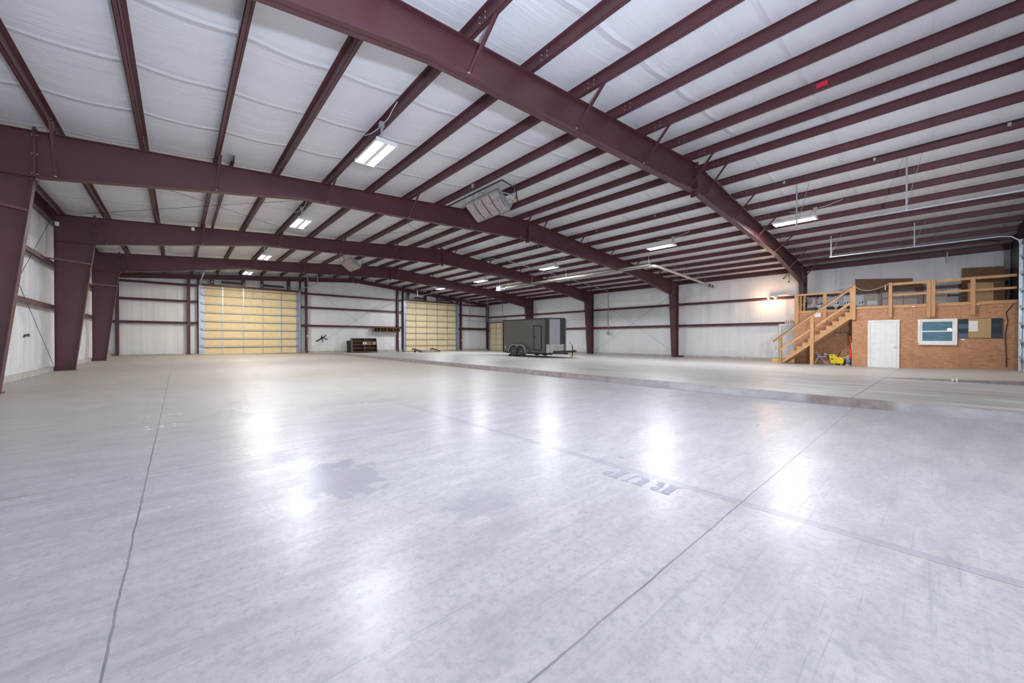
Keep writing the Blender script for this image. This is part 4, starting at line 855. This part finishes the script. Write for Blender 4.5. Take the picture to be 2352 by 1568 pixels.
mb = MB(); mb.box(TXM-.06, TXM+.16, 14.35, 14.62, -.02, .03); mb.box(TXM-.02, TXM+.14, 14.42, 14.57, .03, .13); mb.mat(1); mb.path([(TXM,14.3,.34),(TXM+.02,14.25,.1),(TXM-.02,14.3,.0)], .012, 6)
tag(mb.build('jack_block', [M['rope'], M['grey']]), 'pale wooden block under the trailer tongue jack', 'block')
for y, w in ((18.83, 'behind the rear wheel'), (18.07, 'between the two wheels')):
    tag(MB().prism([(TX0-.24,y,-.02),(TX0-.24,y+(.16 if y > 18.5 else -.1),-.02),(TX0-.24,y+.0,.13)], (.2,0,0)).build('wheel_chock', M['black']), 'black wheel chock wedged %s of the trailer' % w, 'wheel chock', 'wheel chocks at the trailer')
# ------------------------------------------------------------------ far wall things
t = thing('shelf_unit', (12.76, 34.9, -.12), 'low dark brown open shelf unit standing at the far wall', 'shelf unit')
x0, x1, yf, yk, z0, z1 = 11.66, 13.90, 34.6, 35.15, -.12, 1.17
for x, m_ in ((x0, 'brownl'), (x1-.04, 'brown')):
    MB().prism([(x, yf-.08, z0), (x, yk, z0), (x, yk, z1), (x, yf+.18, z1)], (.04, 0, 0)).build('side_panel', M[m_], t)
MB().box(x0, x1, yk-.02, yk, z0, z1).build('back_panel', M['brown'], t)
SH = [z0+.05, z0+.36, z0+.68, z0+.98]
def yfront(z): return yf-.08+.26*(z-z0)/(z1-z0)
for z in SH+[z1-.04]: MB().box(x0+.04, x1-.04, yfront(z), yk, z, z+.035).build('shelf', M['brownl' if z < z1-.1 else 'brown'], t)
mb = MB(); mb.prism([((x0+x1)/2-.015, yf-.07, z0+.05), ((x0+x1)/2-.015, yk, z0+.05), ((x0+x1)/2-.015, yk, z1-.02), ((x0+x1)/2-.015, yf+.18, z1-.02)], (.03,0,0)); mb.build('divider', M['brownl'], t)
zz = SH[2]+.037
tag(MB().box(12.64,12.84,34.72,34.95,zz,zz+.23).build('storage_box', M['enamel']), 'white box on the brown shelf unit, left of the pair', 'box', 'white boxes on the shelf')
tag(MB().box(12.86,12.96,34.72,34.95,zz,zz+.23).build('storage_box', M['enamel']), 'narrow white box on the brown shelf unit, right of the pair', 'box', 'white boxes on the shelf')
mb = MB()
for i in range(7):
    c = Vector((13.06+.05*i, 34.74+.02*(i%2), zz+.11)); rr = .10; tl = random.uniform(-.6,.6)
    mb.path([c+Vector((rr*math.cos(a)*math.cos(tl), rr*math.cos(a)*math.sin(tl), rr*math.sin(a))) for a in [2*math.pi*k/16 for k in range(17)]], .010, 5)
tag(mb.build('cable_coil', M['rope']), 'loosely coiled pale cable on the brown shelf unit', 'cable')
tag(MB().box(13.52,13.82,34.72,34.98,zz,zz+.24).build('carton', M['carton']), 'cardboard carton at the right end of the brown shelf unit', 'carton')
tag(MB().hexa([(11.40,35.2,-.1),(11.80,35.2,-.1),(11.80,35.24,-.1),(11.40,35.24,-.1),(11.42,35.4,.95),(11.80,35.4,.95),(11.80,35.44,.95),(11.42,35.44,.95)]).build('green_board', M['green']), 'dark green board leaning on the far wall behind the shelf unit', 'board')
# pigeonhole rack on the far wall and hook rail below
t = thing('pigeonhole_rack', (15.05, 35.2, 1.80), 'long wooden pigeonhole rack mounted on the far wall left of the right door', 'rack')
x0, x1, ya, yb, z0, z1 = 13.82, 16.40, 35.14, 35.495, 1.79, 2.21
mb = MB(); mb.box(x0, x1, ya, yb, z0, z0+.03); mb.box(x0, x1, ya, yb, z1-.03, z1); mb.box(x0, x1, yb-.015, yb, z0, z1); mb.box(x0, x0+.03, ya, yb, z0, z1); mb.box(x1-.03, x1, ya, yb, z0, z1); mb.build('case', M['cubby'], t)
for i in range(1, 16):
    x = x0+(x1-x0)*i/16; w = .02 if i % 4 == 0 else .008; MB().box(x-w, x+w, ya+.01, yb, z0+.02, z1-.02).build('divider', M['cubby' if i % 2 == 0 else 'brown'], t)
for a, b in ((.02,.24),(.52,.60),(.78,.85)): MB().box(x0+(x1-x0)*a, x0+(x1-x0)*b, yb-.03, yb-.016, z0+.03, z1-.03).build('back_liner', M['brown'], t)
t = thing('hook_rail', (14.95, 35.35, 1.6), 'white rail of pegs on the far wall under the pigeonhole rack', 'hook rail')
MB().box(13.75, 16.2, 35.40, 35.44, 1.56, 1.68).build('rail', plain('rail_grey', (.5,.5,.5), .6), t)
for i in range(14):
    x = 13.9+i*.165; MB().box(x-.035, x+.035, 35.30, 35.40, 1.60, 1.70).build('hook', M['enamel'], t)
# dock plate
t = thing('dock_plate', (15.4, 28.6, .0), 'worn metal dock plate with curled side curbs lying in front of the right big door', 'dock plate')
z = zslab(15.4, 28.5)
MB().hexa([(14.95,28.0,z+.005),(16.62,28.0,z+.005),(16.45,29.0,z+.16),(14.75,29.0,z+.16),(14.95,28.0,z+.035),(16.62,28.0,z+.035),(16.45,29.0,z+.20),(14.75,29.0,z+.20)]).build('plate', M['rust'], t)
for xa, ya_, xb, yb_ in ((14.95,27.95,14.75,29.0),(16.66,27.95,16.48,29.0)):
    mb = MB(); mb.bar((xa,ya_,z+.09),(xb,yb_,z+.31), .06, .10); mb.bar((xb,yb_,z+.31),(xb-.04,yb_+.22,z+.22), .07, .08); mb.build('side_curb', plain('brown_rust', (.13,.09,.08), .7), t)
for x, y in ((14.82,28.9),(15.3,28.92),(16.38,28.9)): MB().box(x-.05, x+.05, y-.05, y+.05, z-.0, z+.2).build('leg', M['dark'], t)
# tape patches
def decal(name, polys, y, label):
    mb = MB()
    for p in polys: mb.prism([(x, y, z) for x, z in p], (0, .004, 0))
    return tag(mb.build(name, M['tape']), label, 'tape patch')
decal('black_tape_patch', [[(8.86,.90),(9.02,.87),(9.40,1.10),(9.36,1.20)],[(9.30,1.12),(9.38,1.06),(9.80,1.42),(9.74,1.46)],[(9.36,1.45),(9.41,1.46),(9.50,.80),(9.45,.78)],[(9.30,1.26),(9.34,1.32),(9.90,1.08),(9.86,1.02)]], YE-.03+.16, 'black tape cross patched on the far wall liner beside the left door')
mb = MB(); mb.prism([(-3.345, 17.5, 1.14), (-3.345, 17.62, 1.24), (-3.345, 18.05, 1.27), (-3.345, 18.1, 1.17), (-3.345, 17.7, 1.19)], (.01, 0, 0)); tag(mb.build('black_tape_patch', M['tape']), 'small dark tape patch on the left wall liner below the cables', 'tape patch')
tag(MB().box(27.55, 27.68, 12.2, 12.55, -.18, -.10).build('floor_brick', M['black']), 'small dark block on the floor beside the second frame right column', 'block')
for x, z, lb in ((7.98+.16, 1.30, 'small white box on the wall column right of the left big door'), (16.33, 1.05, 'small white box on the wall column left of the right big door'), (23.82, .90, 'small white box on the wall column right of the right big door')):
    tag(MB().box(x+.02, x+.10, YE-.16, YE-.11, z, z+.12).build('switch_box', M['whitep']), lb, 'switch', 'door switch boxes')
mb = MB()
for y0, y1, z0, z1 in ((-.33,-.31,.05,.125),(-.41,-.385,.05,.125),(-.385,-.33,.085,.10)): mb.box(15.125, 15.14, y0, y1, z0-.02, z1-.02)
tag(mb.build('paint_mark', M['whitep']), 'small white painted mark on the low step before the office window', 'paint mark')
# stencil letters on the floor: R U P, read from the far side
def arc(cx, cy, rx, ry, a0, a1, n=10): return [(cx+rx*math.cos(R(a0+(a1-a0)*i/n)), cy+ry*math.sin(R(a0+(a1-a0)*i/n))) for i in range(n+1)]
GL = {'R': [[(0,0),(.085,0),(.085,.016),(.07,.016),(.07,.184),(.085,.184),(.085,.2),(0,.2),(0,.184),(.012,.184),(.012,.016),(0,.016)], [(.10,.11)]+arc(.10,.155,.06,.045,-90,90)+[(.10,.2)], [(.095,.098)]+arc(.105,.075,.05,.023,90,0)+[(.16,.02),(.175,.02),(.165,0),(.12,0),(.108,.06)]],
      'U': [[(0,.2),(.085,.2),(.085,.184),(.07,.184),(.07,.06),(.09,.03),(.075,.0),(.045,.005),(.018,.035),(.012,.06),(.012,.184),(0,.184)], [(.095,.0)]+[(.13,.012),(.15,.05),(.15,.184),(.175,.184),(.175,.2),(.115,.2),(.115,.184),(.135,.184),(.135,.05),(.12,.022),(.10,.018)]],
      'P': [[(0,0),(.085,0),(.085,.016),(.07,.016),(.07,.184),(.085,.184),(.085,.2),(0,.2),(0,.184),(.012,.184),(.012,.016),(0,.016)], [(.10,.09)]+arc(.10,.145,.065,.055,-90,90)+[(.10,.2)]]}
for ch, yo in (('R',1.265),('U',1.48),('P',1.69)):
    mb = MB()
    for p in GL[ch]: mb.prism([(2.835-b, yo+a, .0005) for a, b in p], (0,0,.0015))
    tag(mb.build('stencil_letter', M['stencil']), {'R': 'faded stencilled letter R painted on the concrete beside the joint', 'U': 'faded stencilled letter U painted on the concrete, middle of three', 'P': 'faded stencilled letter P painted on the concrete, farthest from the crossing joints'}[ch], 'floor lettering', 'stencilled floor letters')
# ------------------------------------------------------------------ lights
def area(name, loc, sx, sy, power, color, rot=(0,0,0), spread=180):
    l = bpy.data.lights.new(name, 'AREA'); l.shape = 'RECTANGLE'; l.size = sx; l.size_y = sy; l.energy = power; l.color = color; l.spread = R(spread)
    o = bpy.data.objects.new(name, l); o.location = loc; o.rotation_euler = rot; col.objects.link(o); return o
COOL = (.94,.965,1.0)
for y in (1.4, 8.97, 16.3, 24.35): area('light_row', (3.56, y, zl-.03), .4, 1.25, 330, COOL)
area('light_row', (3.56, 31.0, zl-.03), .4, 1.25, 330, (1,.92,.78))
for y in (3.7, 9.2, 16.9, 24.35, 30.4): area('light_row', (18.28, y, zr-.03), .4, 1.25, 330, COOL)
def spot(name, loc, target, power, color, angle, blend, size):
    l = bpy.data.lights.new(name, 'SPOT'); l.energy = power; l.color = color; l.spot_size = R(angle); l.spot_blend = blend; l.shadow_soft_size = size
    o = bpy.data.objects.new(name, l); o.location = loc; d = Vector(target)-Vector(loc); o.rotation_euler = d.to_track_quat('-Z', 'Y').to_euler(); col.objects.link(o); return o
spot('bounce_flash', (.6,-.8,1.9), (3.2,4.2,6.0), 1900, (.74,.83,1.0), 150, .8, .12)
spot('side_fill', (4.0,-1.6,2.2), (27,4.2,4.9), 2600, (.84,.88,1.0), 52, 1.0, .07)  # added unseen fill spot, brightens the right wall and loft
l = bpy.data.lights.new('flood', 'POINT'); l.energy = 60; l.color = (1,.62,.36); l.shadow_soft_size = .06
o = bpy.data.objects.new('flood', l); o.location = (27.15, 6.85, 3.58); col.objects.link(o)
W.node_tree.nodes['Background'].inputs[0].default_value = (.75,.82,1,1); W.node_tree.nodes['Background'].inputs[1].default_value = 0
# ------------------------------------------------------------------ camera
cam = bpy.data.cameras.new('camera'); cam.sensor_width = 36; cam.lens = 862.33/2352*36; cam.clip_start = .05; cam.clip_end = 200
co = bpy.data.objects.new('camera', cam); col.objects.link(co); scene.camera = co
th, pi_, ro = R(41.642), R(-.39), R(.067)
r0 = Vector((math.cos(th), -math.sin(th), 0)); f0 = Vector((math.sin(th), math.cos(th), 0)); zz_ = Vector((0,0,1))
fw = f0*math.cos(pi_)+zz_*math.sin(pi_); u0 = -f0*math.sin(pi_)+zz_*math.cos(pi_)
rt = r0*math.cos(ro)+u0*math.sin(ro); up = -r0*math.sin(ro)+u0*math.cos(ro)
co.matrix_world = Matrix(((rt.x, up.x, -fw.x, 0), (rt.y, up.y, -fw.y, 0), (rt.z, up.z, -fw.z, 1.125), (0,0,0,1)))
scene.view_settings.view_transform = 'Standard'; scene.view_settings.look = 'None'; scene.view_settings.exposure = .14
scene.cycles.use_denoising = True; scene.cycles.max_bounces = 5; scene.cycles.diffuse_bounces = 4; scene.cycles.use_adaptive_sampling = True; scene.cycles.adaptive_threshold = .1; scene.cycles.adaptive_min_samples = 12; scene.cycles.glossy_bounces = 2; scene.cycles.caustics_reflective = False; scene.cycles.caustics_refractive = False; scene.cycles.sample_clamp_indirect = 6
